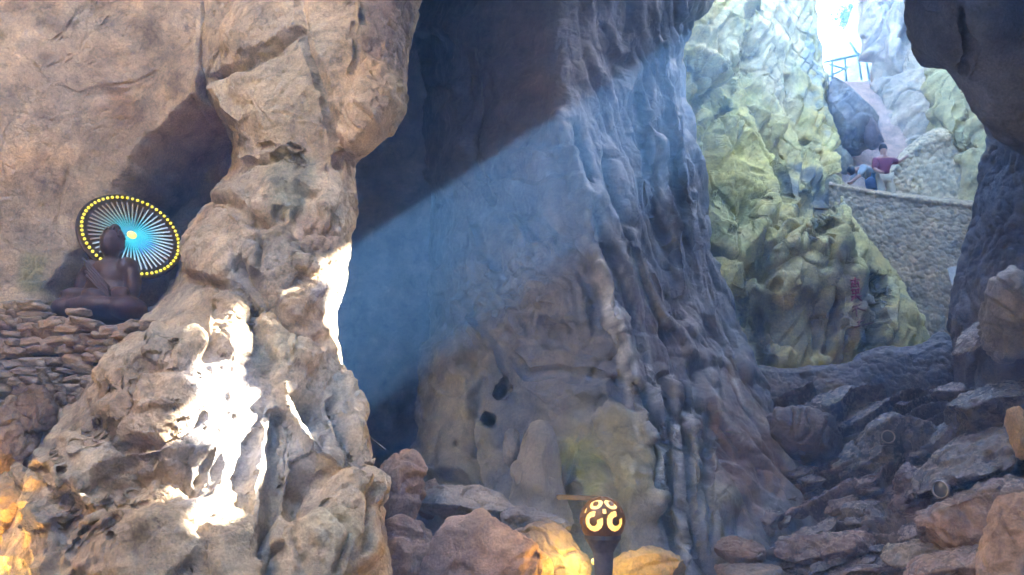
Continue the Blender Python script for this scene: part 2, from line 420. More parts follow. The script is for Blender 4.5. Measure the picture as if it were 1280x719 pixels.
# unseen lip added round the added shaft to cut the sun entering it
cl = [(0.4, -6), (0.7, -3), (0.9, 2.0), (0.6, 4.6), (-1.4, 6.4), (-5, 6.8)]
rock('sun_block_lip', sheet([[(x + 0.1 * (z - 10), y, z) for (x, y) in cl] for z in (9.6, 10.2, 10.8, 11.4)]), 120, 60, wall_recipe, base=GREY)['kind'] = 'structure'
cl = [(0.9, -6), (1.0, -3), (1.1, 1.0), (1.3, 4.4), (0.9, 5.9), (-0.4, 6.3), (-1.7, 6.4)]  # unseen sheet added to keep shaft light off pillar and right rocks
rock('light_block_curtain', sheet([[(x, y, z) for (x, y) in cl] for z in (6.0, 7, 9, 11.5)]), 120, 60, wall_recipe, base=GREY)['kind'] = 'structure'
# rear of the chamber, behind the camera
cl = [(-6.5, -1), (-5.0, -4), (-2, -5.5), (2, -5.5), (5.6, -3.5)]
rock('cave_wall_rear', sheet([[(x, y, z) for (x, y) in cl] for z in (-1, 3, 6, 9, 11.5)]), 100, 90, wall_recipe, base=GREY)['kind'] = 'structure'
# cliff on the right of the chamber and of the gorge behind it, with the skylight hole
cl = [(5.6, -3), (6.6, 1), (7.2, 5), (7.6, 9), (9.5, 12.5), (11.6, 16), (12.6, 21), (13.2, 27), (11, 33)]
ch = [12, 14, 17, 18, 20, 21, 21, 20, 14]  # unseen heights raised to block the sun from pillar and gorge
rock('cave_wall_right', sheet([[(x + 0.5 * z, y, -1 + z * (h + 1)) for (x, y), h in zip(cl, ch)] for z in (0, .25, .45, .65, .85, 1)]), 520, 420,
     wall_recipe, base=(0.50, 0.46, 0.36), keep=outside_skylight)['kind'] = 'structure'
# chamber's left side behind the rock column
cl = [(-5.0, -4), (-6.6, 0), (-7.6, 4), (-8.2, 8), (-7.5, 12), (-5, 15), (-1, 16), (1.5, 15.2), (2.5, 14.5)]
rock('cave_wall_left', sheet([[(x, y, z) for (x, y) in cl] for z in (-1, 2, 5, 8, 11, 14)]), 260, 140,
     soft_lime(2.0, 410), base=(0.22, 0.19, 0.18), mat=M_DRY)['kind'] = 'structure'
cl = [(-4.2, -4.6), (-5.4, -2.5), (-6.2, 0), (-6.5, 2.5), (-6.9, 4.2)]  # pale sheet added out of view to bounce warm sunlight onto the left
rock('bounce_sheet', sheet([[(x, y, z) for (x, y) in cl] for z in (-1, 2, 5, 8, 11)]), 110, 110, wall_recipe, base=(0.56, 0.40, 0.245))['kind'] = 'structure'
# ground
g = np.linspace(-1, 1, 90); gx, gy = np.meshgrid(np.sign(g) * (np.abs(g) ** 1.6) * 42, np.sign(g) * (np.abs(g) ** 1.6) * 42)
gp = np.stack([gx, gy + 6, 0 * gx], -1); gp[..., 2] = 0.12 * fbm(gp * 0.5, 4, 0.5, 420)
link('ground', np_mesh('ground', gp, grid_quads(90, 90), np.ones(gp.shape) * (0.24, 0.20, 0.16)), M_DRY)['kind'] = 'structure'

# ================================================================== left: wall with the niche
px_ = np.linspace(-260, 345, 12); py_ = [-300, -200, -100, -40, 20, 80, 140, 200, 260, 330, 400, 470, 560]
C = []
for y in py_:
    row = []
    for x in px_:
        d = 7.55 + 0.0016 * (x + 100) + 0.25 * sstep(60, 260, x) + 0.3 * (y > 60) * sstep(60, 300, y)
        if y < 0: d += 0.0035 * y
        row.append(pt(x, y, d))
    C.append(row)
NICHE = [(258, 104), (285, 118), (330, 160), (350, 250), (350, 470), (20, 470), (60, 360), (112, 300), (150, 232), (190, 172), (230, 132)]
fe = [('step', NICHE, 26, -1.0), ('step', [(150, 470), (170, 330), (215, 230), (262, 150), (350, 160), (350, 470)], 45, -0.6),
      ('line', [(262, -40), (263, 60), (255, 110)], 12, -0.22), ('dome', 252, 112, 10, 26, 0, 0.16), ('ell', 245, 60, 14, 70, 0, 0.06),
      ('ell', 310, 30, 70, 70, 0, 0.35),
      ('line', [(0, 38), (14, 50), (22, 66), (44, 84), (62, 102)], 1.9, -0.045), ('line', [(45, 48), (62, 50), (80, 40), (96, 22), (104, 10)], 2.2, -0.04),
      ('line', [(10, 130), (18, 142), (36, 146), (55, 152)], 2.2, -0.045), ('line', [(28, 108), (40, 115), (50, 116)], 2, -0.03),
      ('line', [(80, 108), (92, 116), (102, 117), (122, 109), (140, 105), (165, 102), (184, 97), (198, 90)], 2.4, -0.05), ('ell', 150, 112, 60, 14, -8, -0.05), ('line', [(62, 85), (78, 76), (95, 62), (120, 36), (140, 20)], 1.8, -0.03),
      ('line', [(105, 85), (130, 72), (150, 55), (162, 34), (175, 20)], 1.8, -0.025), ('line', [(100, 155), (96, 180), (85, 220), (78, 262), (60, 310), (46, 336), (30, 350)], 1.9, -0.045),
      ('line', [(20, 140), (8, 165), (5, 190), (8, 230)], 2.2, -0.04), ('line', [(5, 205), (14, 207), (22, 212)], 1.8, -0.03), ('line', [(0, 245), (16, 242), (30, 243)], 1.8, -0.025),
      ('line', [(152, 150), (146, 166), (147, 185)], 2, -0.03), ('line', [(215, 150), (200, 166), (190, 185)], 2, -0.03), ('line', [(130, 80), (148, 73), (170, 70)], 1.8, -0.025),
      ('line', [(232, 208), (262, 225), (300, 205)], 4, -0.05), ('line', [(250, 180), (300, 160)], 4, 0.06), ('ell', 60, 200, 80, 120, 20, 0.12), ('ell', 180, 40, 60, 50, 0, 0.10)]
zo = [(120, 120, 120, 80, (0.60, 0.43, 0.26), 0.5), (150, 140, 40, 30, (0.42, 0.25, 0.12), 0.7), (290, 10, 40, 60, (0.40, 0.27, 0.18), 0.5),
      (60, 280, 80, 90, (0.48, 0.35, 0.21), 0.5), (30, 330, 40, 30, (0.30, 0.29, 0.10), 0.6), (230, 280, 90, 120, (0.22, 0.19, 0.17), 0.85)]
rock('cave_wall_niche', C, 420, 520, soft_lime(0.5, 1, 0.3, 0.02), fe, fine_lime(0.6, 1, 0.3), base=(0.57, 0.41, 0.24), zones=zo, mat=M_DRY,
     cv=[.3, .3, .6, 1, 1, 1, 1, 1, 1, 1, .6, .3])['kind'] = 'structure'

# ================================================================== left: the big rock column in front
C = [R(-300, (250, 9.2), (285, 8.2), (320, 7.6), (350, 7.3), (390, 7.1), (430, 7.1), (470, 7.3), (510, 7.8), (535, 8.6), (490, 10.5), (420, 12)),
     R(-60, (235, 9.2), (262, 8.3), (300, 7.9), (340, 7.75), (385, 7.6), (430, 7.6), (480, 7.8), (515, 8.2), (530, 8.9), (495, 11), (430, 12)),
     R(10, (235, 9.2), (258, 8.3), (300, 7.85), (340, 7.7), (385, 7.55), (430, 7.55), (475, 7.7), (505, 8.0), (521, 8.8), (490, 11), (430, 12)),
     R(70, (235, 9.2), (262, 8.2), (300, 7.75), (340, 7.6), (385, 7.5), (425, 7.5), (465, 7.5), (498, 7.8), (512, 8.6), (485, 11), (430, 12)),
     R(120, (250, 9.2), (268, 8.2), (300, 7.65), (340, 7.5), (385, 7.45), (425, 7.45), (465, 7.25), (495, 7.5), (506, 8.3), (480, 11), (430, 12)),
     R(165, (280, 9.2), (302, 8.0), (320, 7.6), (350, 7.45), (385, 7.4), (420, 7.4), (452, 7.3), (472, 7.6), (482, 8.3), (460, 11), (420, 12)),
     R(205, (285, 9.2), (303, 8.0), (320, 7.6), (345, 7.4), (375, 7.35), (400, 7.35), (420, 7.45), (435, 7.7), (444, 8.3), (425, 11), (400, 12)),
     R(255, (255, 9.0), (270, 7.8), (295, 7.35), (325, 7.2), (355, 7.2), (385, 7.2), (415, 7.25), (436, 7.5), (446, 8.2), (425, 11), (400, 12)),
     R(300, (225, 9.0), (243, 7.7), (275, 7.2), (310, 7.05), (345, 7.05), (380, 7.05), (410, 7.1), (428, 7.35), (437, 8.2), (415, 11), (390, 12)),
     R(350, (220, 9.0), (236, 7.6), (265, 7.1), (300, 6.95), (335, 6.9), (370, 6.95), (400, 7.0), (421, 7.3), (430, 8.2), (410, 11), (390, 12)),
     R(400, (175, 8.8), (195, 7.4), (225, 6.9), (265, 6.7), (310, 6.65), (350, 6.75), (385, 6.9), (408, 7.2), (418, 8.0), (400, 11), (380, 12)),
     R(440, (130, 8.4), (148, 7.0), (180, 6.5), (225, 6.25), (285, 6.35), (335, 6.55), (380, 6.7), (410, 7.0), (425, 7.8), (405, 11), (380, 12)),
     R(500, (78, 8.0), (98, 6.7), (140, 6.15), (200, 5.9), (265, 6.02), (325, 6.32), (380, 6.5), (425, 6.8), (446, 7.5), (420, 11), (390, 12)),
     R(560, (30, 7.6), (58, 6.4), (110, 5.95), (185, 5.72), (250, 5.85), (320, 6.15), (385, 6.25), (440, 6.6), (464, 7.3), (435, 11), (400, 12)),
     R(620, (0, 7.4), (25, 6.25), (85, 5.8), (165, 5.58), (240, 5.65), (315, 5.95), (385, 6.05), (450, 6.4), (477, 7.1), (445, 11), (400, 12)),
     R(690, (-30, 7.2), (-5, 6.1), (60, 5.65), (145, 5.5), (230, 5.45), (310, 5.6), (385, 5.85), (455, 6.2), (484, 6.9), (455, 11), (400, 12)),
     R(800, (-60, 7.2), (-35, 6.0), (40, 5.5), (130, 5.3), (225, 5.2), (310, 5.35), (385, 5.6), (458, 6.0), (490, 6.8), (460, 11), (400, 12)),
     R(1050, (-90, 7.2), (-65, 6.0), (20, 5.4), (120, 5.1), (220, 5.0), (310, 5.15), (385, 5.4), (460, 5.9), (495, 6.8), (460, 11), (400, 12))]
fe = [('line', [(370, -30), (385, 60), (405, 110), (420, 175), (428, 205)], 10, -0.10), ('line', [(372, 35), (340, 65), (300, 85), (268, 98)], 9, -0.12), ('ell', 318, 40, 60, 44, -30, 0.16),
      ('line', [(440, 30), (445, 70), (437, 110)], 6, -0.07), ('line', [(447, 0), (440, 60)], 5, 0.05),
      ('dome', 462, 140, 38, 62, 25, 0.14), ('line', [(466, 92), (482, 118)], 3, -0.05), ('line', [(455, 98), (474, 130)], 3, -0.05), ('line', [(447, 118), (465, 150)], 3, -0.05),
      ('line', [(437, 130), (452, 165)], 3, -0.05), ('line', [(432, 150), (440, 185)], 3, -0.04),
      ('line', [(428, 205), (460, 178), (480, 165)], 8, -0.05), ('ell', 400, 190, 40, 60, 0, -0.06),
      ('line', [(306, 205), (330, 200), (352, 188)], 7, -0.10), ('dome', 330, 182, 14, 6, -15, -0.05), ('dome', 366, 178, 12, 4, 10, -0.06), ('dome', 368, 194, 14, 4, 15, -0.06),
      ('line', [(270, 110), (302, 150), (307, 200)], 9, 0.10), ('ell', 350, 235, 50, 32, -20, 0.10),
      ('line', [(260, 250), (300, 262), (335, 285), (352, 268)], 12, -0.12), ('ell', 325, 268, 26, 16, 30, -0.16), ('dome', 288, 250, 30, 18, 20, 0.10),
      ('line', [(318, 300), (335, 320), (330, 335)], 7, -0.10), ('poly', [(372, 232), (402, 240), (412, 290), (395, 330), (372, 318), (362, 280)], 10, -0.10),
      ('dome', 398, 265, 14, 20, 0, 0.10), ('dome', 392, 300, 16, 18, 0, 0.08), ('dome', 385, 335, 18, 14, 0, 0.07), ('dome', 345, 320, 45, 40, 20, 0.12),
      ('line', [(300, 330), (330, 370), (365, 400), (400, 425)], 14, -0.14), ('line', [(240, 345), (290, 360), (320, 385)], 10, -0.10), ('dome', 262, 320, 30, 34, 0, 0.10),
      ('dome', 290, 405, 26, 50, 0, 0.12), ('dome', 340, 420, 22, 40, -20, 0.14), ('dome', 378, 440, 24, 22, 0, 0.14), ('dome', 360, 470, 26, 30, 20, 0.10),
      ('ell', 395, 510, 32, 34, 0, -0.22), ('line', [(352, 490), (370, 540), (410, 590), (430, 620)], 10, 0.12), ('dome', 443, 530, 18, 75, -8, 0.12),
      ('line', [(420, 500), (435, 560), (455, 600)], 8, -0.10), ('ell', 375, 615, 34, 45, 10, -0.28), ('dome', 330, 580, 20, 70, 10, 0.12),
      ('line', [(345, 520), (342, 600), (325, 690)], 14, -0.20), ('dome', 420, 665, 55, 75, 0, 0.22), ('dome', 450, 610, 26, 34, 0, 0.14), ('dome', 415, 575, 22, 20, 0, 0.06),
      ('line', [(430, 600), (440, 640), (436, 700)], 7, -0.08), ('line', [(395, 640), (420, 680), (412, 719)], 7, -0.07), ('line', [(345, 690), (338, 760)], 16, -0.25),
      ('dome', 110, 585, 45, 50, 0, 0.16), ('dome', 60, 620, 34, 60, 10, 0.12), ('hole', 62, 594, 17, 6, 12, -0.14), ('hole', 92, 630, 12, 6, 20, -0.10),
      ('dome', 170, 455, 55, 30, -35, 0.14), ('dome', 230, 430, 50, 26, -40, 0.12), ('dome', 150, 500, 50, 26, -30, 0.10), ('dome', 210, 490, 50, 24, -20, 0.10), ('dome', 190, 530, 55, 26, -15, 0.10),
      ('line', [(110, 560), (150, 530), (180, 480), (215, 440)], 10, -0.12), ('line', [(150, 560), (200, 555), (250, 520)], 9, -0.09),
      ('poly', [(118, 600), (150, 580), (200, 570), (265, 560), (280, 580), (262, 615), (210, 638), (150, 630), (115, 615)], 30, -0.32),
      ('dome', 215, 595, 40, 24, -10, 0.10), ('dome', 165, 610, 35, 14, -12, 0.10), ('dome', 255, 575, 18, 30, 10, 0.08),
      ('dome', 170, 680, 85, 55, 0, 0.10), ('hole', 150, 672, 8, 4, 10, -0.07), ('line', [(100, 690), (130, 660), (150, 648)], 4, -0.04), ('dome', 60, 690, 34, 60, 0, 0.10),
      ('dome', 290, 690, 40, 60, 0, 0.10), ('line', [(80, 600), (85, 660), (70, 719)], 10, -0.10), ('hole', 45, 660, 8, 10, 0, -0.1),
      ('line', [(120, 650), (100, 660), (95, 690)], 6, -0.07)]
zo = [(330, 120, 90, 90, (0.47, 0.395, 0.25), 0.55), (460, 140, 45, 60, (0.55, 0.40, 0.245), 0.8), (365, 215, 45, 35, (0.22, 0.25, 0.17), 0.5),
      (490, 30, 30, 60, (0.26, 0.20, 0.18), 0.7), (390, 280, 25, 45, (0.34, 0.24, 0.18), 0.6), (330, 330, 60, 50, (0.33, 0.31, 0.27), 0.6),
      (340, 430, 40, 40, (0.42, 0.38, 0.25), 0.6), (420, 670, 60, 60, (0.40, 0.36, 0.23), 0.7), (200, 520, 130, 110, (0.50, 0.36, 0.225), 0.7),
      (380, 560, 70, 90, (0.30, 0.29, 0.27), 0.6), (280, 530, 75, 130, (0.46, 0.43, 0.40), 0.75), (415, 370, 22, 60, (0.46, 0.43, 0.40), 0.7), (100, 680, 100, 60, (0.47, 0.34, 0.22), 0.6)]  # palest zones paint the sun patch's whiteness into the rock colour
def strata(P, dirv, freq, amp, seed, sharp=0.82, wf=0.8, wa=1.1):
    """broken bedding: slow outward ramps that end in sharp little ledges"""
    t = (P @ np.asarray(dirv)) * freq + wa * coarse(lambda S: fbm(S * wf, 2, 0.5, seed), P) + 0.12 * gnoise(P * wf * 4, seed + 2)
    fr = t - np.floor(t)
    pres = np.clip(0.5 + 1.3 * gnoise(P * 0.9 + 4, seed + 3), 0, 1)
    return amp * pres * (np.where(fr < sharp, fr / sharp, (1 - fr) / (1 - sharp)) - 0.5)
def scallop(P, px, py):
    sunface = np.exp(-(((px - 275) / 75) ** 2 + ((py - 530) / 130) ** 2))
    d = soft_lime(0.5, 21, 0.2, 0.03)(P, px, py)
    w = sstep(380, 470, py) * (1 - sstep(300, 380, px)) * (1 - 0.75 * sunface)
    W = warp(P, 1.3, 0.4, 333)
    W = np.stack([W[..., 0] + 0.5 * W[..., 2], W[..., 1], W[..., 2] - 0.5 * W[..., 0]], -1)
    f1, f2, _ = worley(W * np.array([2.3, 2.6, 5.2]), 34)
    d = d - 0.075 * w * (1 - np.clip(f1 / 0.8, 0, 1))
    d = d + (1 - 0.7 * sunface) * (strata(P, (0.45, 0.2, 0.87), 3.1, 0.035, 351) + strata(P, (0.7, 0.1, -0.6), 5.3, 0.018, 355))
    return d
rock('cave_wall_column', C, 700, 760, scallop, fe, fine_lime(1.0, 22, 0.6), base=(0.52, 0.40, 0.25), zones=zo, mat=M_DRY,
     cu=[.3, 1, 1, 1, 1, 1, 1, 1, .3, .2], cv=[.15] + [1] * 14 + [.6, .15])['kind'] = 'structure'

# ================================================================== centre: the tall pillar
C = [R(-200, (600, 13.5), (520, 12.6), (560, 11.4), (610, 10.8), (660, 10.5), (710, 10.4), (760, 10.7), (810, 11.3), (860, 12), (900, 13), (890, 15)),
     R(-80, (600, 13.5), (512, 12.8), (550, 11.6), (600, 11), (650, 10.7), (700, 10.5), (750, 10.8), (800, 11.3), (860, 12), (915, 12.8), (900, 15)),
     R(0, (600, 13.5), (516, 12.8), (550, 11.6), (600, 11), (650, 10.7), (700, 10.5), (750, 10.8), (795, 11.3), (840, 11.9), (880, 12.6), (880, 15)),
     R(50, (600, 13.5), (522, 12.8), (552, 11.5), (600, 11), (650, 10.7), (700, 10.4), (750, 10.8), (790, 11.3), (825, 11.9), (848, 12.6), (850, 15)),
     R(120, (600, 13.5), (532, 12.6), (560, 11.4), (600, 10.9), (650, 10.6), (702, 10.3), (750, 10.7), (790, 11.3), (825, 11.9), (846, 12.6), (850, 15)),
     R(200, (600, 13.5), (538, 12.4), (565, 11.3), (605, 10.8), (655, 10.5), (708, 10.2), (755, 10.6), (800, 11.2), (845, 11.9), (876, 12.6), (870, 15)),
     R(260, (600, 13.5), (538, 12.4), (565, 11.2), (605, 10.7), (655, 10.4), (715, 10.1), (762, 10.5), (810, 11.1), (850, 11.8), (882, 12.5), (875, 15)),
     R(320, (600, 13.5), (538, 12.3), (565, 11.1), (610, 10.6), (665, 10.2), (728, 10.0), (775, 10.4), (820, 11.0), (860, 11.7), (892, 12.4), (885, 15)),
     R(380, (600, 13.4), (537, 12.2), (565, 11.0), (610, 10.5), (670, 10.1), (745, 9.9), (790, 10.3), (830, 10.9), (875, 11.6), (906, 12.3), (895, 15)),
     R(440, (600, 13.2), (534, 12.0), (560, 10.9), (610, 10.4), (680, 10.1), (760, 9.9), (805, 10.2), (845, 10.7), (895, 11.3), (935, 12.1), (920, 15)),
     R(500, (600, 13.0), (526, 11.8), (552, 10.7), (605, 10.3), (680, 10.1), (765, 9.8), (815, 10.0), (860, 10.4), (920, 11.0), (965, 11.9), (960, 15)),
     R(560, (600, 13.0), (522, 11.6), (548, 10.5), (600, 10.1), (680, 9.9), (770, 9.6), (825, 9.8), (880, 10.1), (945, 10.6), (1000, 11.6), (1000, 15)),
     R(620, (600, 13.0), (518, 11.4), (545, 10.2), (600, 9.8), (680, 9.6), (775, 9.3), (835, 9.5), (890, 9.7), (960, 10.2), (1030, 11.2), (1040, 15)),
     R(720, (600, 13.0), (510, 11.0), (540, 9.9), (600, 9.5), (680, 9.2), (780, 8.9), (840, 9.0), (900, 9.2), (970, 9.6), (1050, 10.6), (1060, 15)),
     R(950, (600, 13.0), (500, 11.0), (540, 9.8), (600, 9.4), (680, 9.0), (780, 8.6), (840, 8.7), (900, 8.9), (970, 9.3), (1060, 10.2), (1070, 15))]
fe = [('line', [(700, 150), (720, 220), (748, 330), (775, 400), (800, 480)], 16, 0.16), ('line', [(718, 160), (742, 240), (770, 300)], 14, -0.12),
      ('line', [(740, 250), (775, 300), (812, 350), (830, 400)], 20, 0.20), ('line', [(820, 60), (835, 140), (855, 230), (868, 310)], 9, 0.18), ('line', [(808, 150), (828, 220), (845, 300), (852, 370)], 10, 0.14),
      ('line', [(833, 80), (850, 180), (862, 250)], 6, -0.14), ('line', [(800, 120), (815, 200), (832, 290)], 8, -0.12),
      ('line', [(745, 340), (770, 420), (790, 500), (800, 560)], 10, 0.16), ('line', [(760, 345), (788, 420), (808, 500)], 9, -0.16),
      ('line', [(822, 480), (828, 560), (822, 620)], 7, 0.09), ('line', [(842, 470), (846, 560), (850, 640), (860, 700)], 7, 0.10), ('line', [(862, 480), (870, 560), (872, 640)], 7, 0.08), ('line', [(832, 470), (837, 600), (842, 690)], 8, -0.12),
      ('line', [(853, 480), (858, 600), (862, 690)], 7, -0.10), ('line', [(808, 480), (812, 560), (815, 620)], 12, -0.2), ('line', [(890, 520), (885, 600), (892, 690)], 8, -0.12),
      ('hole', 611, 526, 11, 12, 0, -0.5), ('hole', 627, 487, 7, 12, 15, -0.4), ('hole', 579, 563, 4, 6, 0, -0.15),
      ('poly', [(528, 430), (570, 420), (600, 470), (598, 600), (520, 615)], 14, 0.18), ('line', [(600, 470), (592, 540), (600, 600)], 9, -0.12),
      ('poly', [(628, 500), (640, 440), (700, 430), (760, 455), (790, 520), (740, 500), (690, 520)], 14, 0.10),
      ('poly', [(700, 610), (715, 560), (755, 490), (800, 520), (830, 600), (845, 640), (800, 660), (740, 650)], 18, 0.20), ('line', [(700, 615), (725, 560), (752, 500)], 6, -0.08),
      ('line', [(742, 470), (790, 480), (815, 520)], 8, -0.10), ('line', [(640, 450), (660, 470), (700, 465), (745, 475)], 9, -0.10),
      ('dome', 700, 375, 48, 34, 20, 0.14), ('ell', 690, 410, 40, 26, 30, -0.22), ('dome', 735, 420, 36, 26, 40, 0.14), ('dome', 660, 330, 30, 36, -20, 0.12),
      ('line', [(590, 270), (605, 330), (630, 370), (650, 420)], 9, 0.12), ('line', [(640, 270), (665, 310), (690, 300), (700, 320)], 7, 0.10), ('dome', 610, 400, 30, 30, 0, 0.10),
      ('line', [(575, 380), (600, 410), (620, 440), (630, 470)], 8, 0.14), ('dome', 595, 345, 22, 40, -15, 0.10),
      ('poly', [(500, 40), (548, 30), (572, 60), (560, 110), (530, 130)], 10, -0.25), ('poly', [(505, 150), (560, 80), (590, 140), (590, 240), (540, 250)], 12, 0.12), ('line', [(588, 60), (600, 130), (590, 200), (615, 250)], 6, -0.10)]
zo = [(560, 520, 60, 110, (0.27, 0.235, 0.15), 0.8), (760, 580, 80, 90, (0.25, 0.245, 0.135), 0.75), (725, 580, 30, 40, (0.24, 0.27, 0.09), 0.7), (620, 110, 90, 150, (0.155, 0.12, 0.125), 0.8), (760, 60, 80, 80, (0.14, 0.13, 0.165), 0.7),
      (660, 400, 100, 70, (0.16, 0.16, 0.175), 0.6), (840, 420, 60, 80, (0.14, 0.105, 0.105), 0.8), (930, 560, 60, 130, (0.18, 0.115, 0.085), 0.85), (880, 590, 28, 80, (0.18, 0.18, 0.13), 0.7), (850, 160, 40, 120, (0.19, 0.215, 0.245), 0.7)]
RIM_PALE = (0.62, 0.68, 0.74)  # blue-white rim light, painted along the pillar ridges
zo += [('rim_streak', p_, w_ * .8, RIM_PALE, 0.65) for p_, w_ in (([(700, 150), (720, 220), (748, 330), (775, 400), (800, 480)], 6), ([(740, 250), (775, 300), (812, 350), (830, 400)], 9), ([(820, 60), (835, 140), (855, 230), (868, 310)], 7),
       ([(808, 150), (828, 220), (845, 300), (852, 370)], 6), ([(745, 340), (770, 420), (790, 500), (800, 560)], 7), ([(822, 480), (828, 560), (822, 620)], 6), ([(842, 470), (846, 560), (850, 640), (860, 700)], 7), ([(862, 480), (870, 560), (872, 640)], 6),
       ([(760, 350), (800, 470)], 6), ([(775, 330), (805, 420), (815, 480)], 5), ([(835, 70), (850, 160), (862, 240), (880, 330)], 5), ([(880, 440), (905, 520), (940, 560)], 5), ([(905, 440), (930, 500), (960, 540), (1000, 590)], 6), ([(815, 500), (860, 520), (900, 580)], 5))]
def pillar(P, px, py):
    d = soft_lime(0.6, 41, 0.5, 0.03)(P, px, py)
    w = sstep(690, 760, px)
    W = warp(P, 0.8, 0.4, 343)
    T = np.stack([W[..., 0] + 0.32 * W[..., 2], W[..., 1], W[..., 2]], -1)
    d = d + w * 0.20 * billow(T * np.array([1.7, 1.7, 0.28]), 2, 0.55, 344)
    w2 = np.exp(-((px - 660) / 90) ** 2 - ((py - 370) / 80) ** 2)
    d = d + w2 * 0.13 * billow(warp(P, 1.1, 0.6, 350) * 1.9, 2, 0.5, 346)
    return d + (1 - 0.5 * w) * (strata(P, (0.3, 0.2, 0.9), 1.6, 0.07, 391) + strata(P, (0.7, 0.1, -0.5), 3.0, 0.035, 395))
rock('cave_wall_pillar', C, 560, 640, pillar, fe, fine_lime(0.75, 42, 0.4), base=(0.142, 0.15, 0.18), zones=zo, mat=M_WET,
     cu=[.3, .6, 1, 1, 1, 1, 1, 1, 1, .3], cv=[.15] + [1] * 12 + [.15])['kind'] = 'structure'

# ================================================================== right: the bright gorge
C = [R(-170, (800, 16), (850, 15.5), (900, 16), (950, 17), (985, 18.5), (1010, 20), (1030, 22), (990, 25)),
     R(-70, (800, 16), (840, 15.5), (885, 16), (930, 17), (970, 18.5), (1000, 20), (1020, 21.5), (1000, 25)),
     R(0, (800, 16), (840, 15.5), (885, 16), (930, 17), (970, 18.4), (998, 19.6), (1017, 21), (1000, 25)),
     R(60, (800, 16), (840, 15.4), (885, 15.8), (930, 16.6), (970, 18), (1005, 19.4), (1026, 20.6), (1010, 25)),
     R(120, (800, 16), (840, 15.3), (885, 15.5), (930, 16.2), (975, 17.5), (1012, 19), (1038, 20.2), (1020, 25)),
     R(180, (800, 16), (845, 15.2), (890, 15.2), (935, 15.8), (980, 17), (1020, 18.4), (1044, 19.4), (1020, 24)),
     R(235, (800, 16), (850, 15.1), (895, 15), (940, 15.4), (985, 16.2), (1025, 16.8), (1052, 17.6), (1030, 22)),
     R(290, (810, 16), (860, 15), (905, 14.8), (950, 14.9), (1000, 15), (1045, 15.1), (1084, 15.9), (1060, 20)),
     R(350, (820, 16), (870, 14.9), (915, 14.6), (965, 14.4), (1015, 14.3), (1065, 14.4), (1118, 15.3), (1090, 19)),
     R(410, (820, 16), (880, 14.8), (925, 14.4), (975, 14.1), (1025, 14), (1080, 14.1), (1152, 15), (1120, 18)),
     R(470, (820, 16), (885, 14.6), (930, 14.2), (980, 13.9), (1035, 13.8), (1095, 13.9), (1175, 14.8), (1140, 18)),
     R(620, (820, 16), (885, 14.4), (930, 14), (980, 13.7), (1035, 13.6), (1100, 13.7), (1190, 14.6), (1160, 18))]
fe = [('line', [(930, 0), (940, 60), (945, 110), (965, 180), (985, 240)], 12, -0.35), ('poly', [(850, 130), (905, 80), (932, 45), (940, 70), (905, 130), (870, 160)], 14, -0.5),
      ('hole', 909, 135, 7, 10, 15, -0.5), ('line', [(985, 100), (1000, 150), (1010, 200)], 8, -0.2), ('dome', 900, 40, 50, 60, 30, 0.4),
      ('poly', [(985, 270), (1010, 235), (1035, 222), (1055, 235), (1050, 265), (1020, 290)], 10, -0.35), ('dome', 985, 305, 40, 24, -35, 0.35), ('dome', 1035, 300, 30, 32, 0, 0.35), ('hole', 1030, 305, 14, 18, 10, -0.5),
      ('line', [(955, 330), (1000, 290), (1030, 270)], 9, -0.25), ('dome', 970, 365, 20, 18, 0, 0.15), ('hole', 969, 367, 9, 9, 0, -0.3), ('hole', 927, 370, 9, 9, 0, -0.35), ('dome', 1000, 345, 60, 30, -30, 0.25),
      ('line', [(950, 390), (945, 430), (960, 470)], 16, -0.4), ('line', [(1045, 330), (1042, 400), (1035, 440)], 8, -0.4), ('line', [(1020, 380), (1018, 440)], 14, -0.35), ('dome', 1070, 385, 26, 60, 0, 0.18),
      ('line', [(1098, 365), (1098, 440)], 7, -0.3), ('poly', [(1090, 345), (1118, 340), (1112, 362), (1095, 360)], 5, -0.3), ('dome', 1125, 400, 24, 45, 10, 0.15), ('dome', 940, 440, 28, 32, 0, 0.4), ('dome', 968, 455, 24, 22, 0, 0.35),
      ('ell', 930, 260, 40, 40, 0, -0.35), ('line', [(880, 310), (920, 330), (950, 340)], 10, -0.3), ('dome', 1055, 425, 18, 30, 0, 0.2), ('hole', 1057, 432, 10, 14, 0, -0.3)]
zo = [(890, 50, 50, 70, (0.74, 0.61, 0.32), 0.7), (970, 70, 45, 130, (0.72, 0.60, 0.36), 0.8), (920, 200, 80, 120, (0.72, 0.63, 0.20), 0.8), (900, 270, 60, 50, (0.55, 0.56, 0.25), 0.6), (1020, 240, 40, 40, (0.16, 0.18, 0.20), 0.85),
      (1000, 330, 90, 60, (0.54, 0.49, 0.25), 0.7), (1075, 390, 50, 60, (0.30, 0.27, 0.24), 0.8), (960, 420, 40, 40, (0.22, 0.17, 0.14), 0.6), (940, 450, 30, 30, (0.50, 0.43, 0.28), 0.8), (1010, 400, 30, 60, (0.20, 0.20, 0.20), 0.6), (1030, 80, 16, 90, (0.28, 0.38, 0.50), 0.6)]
def gorge(P, px, py):
    W = warp(P, 0.3, 0.4, 360)
    d = 0.30 * fbm(W * 0.33, 3, 0.45, 361)
    d = d + strata(P, (0.80, 0.25, -0.45), 0.62, 0.50, 364, 0.88, 0.22, 0.8) + strata(P, (0.86, 0.1, -0.38), 1.7, 0.17, 368, 0.85, 0.3, 0.7) + strata(P, (0.35, 0.2, 0.9), 0.8, 0.16, 372, 0.88, 0.3, 0.7)
    n = gnoise(warp(P, 0.9, 0.25, 376) * np.array([0.9, 0.9, 0.5]), 377)
    d = d - 0.12 * np.clip(1 - np.abs(n) / 0.04, 0, 1)
    return d
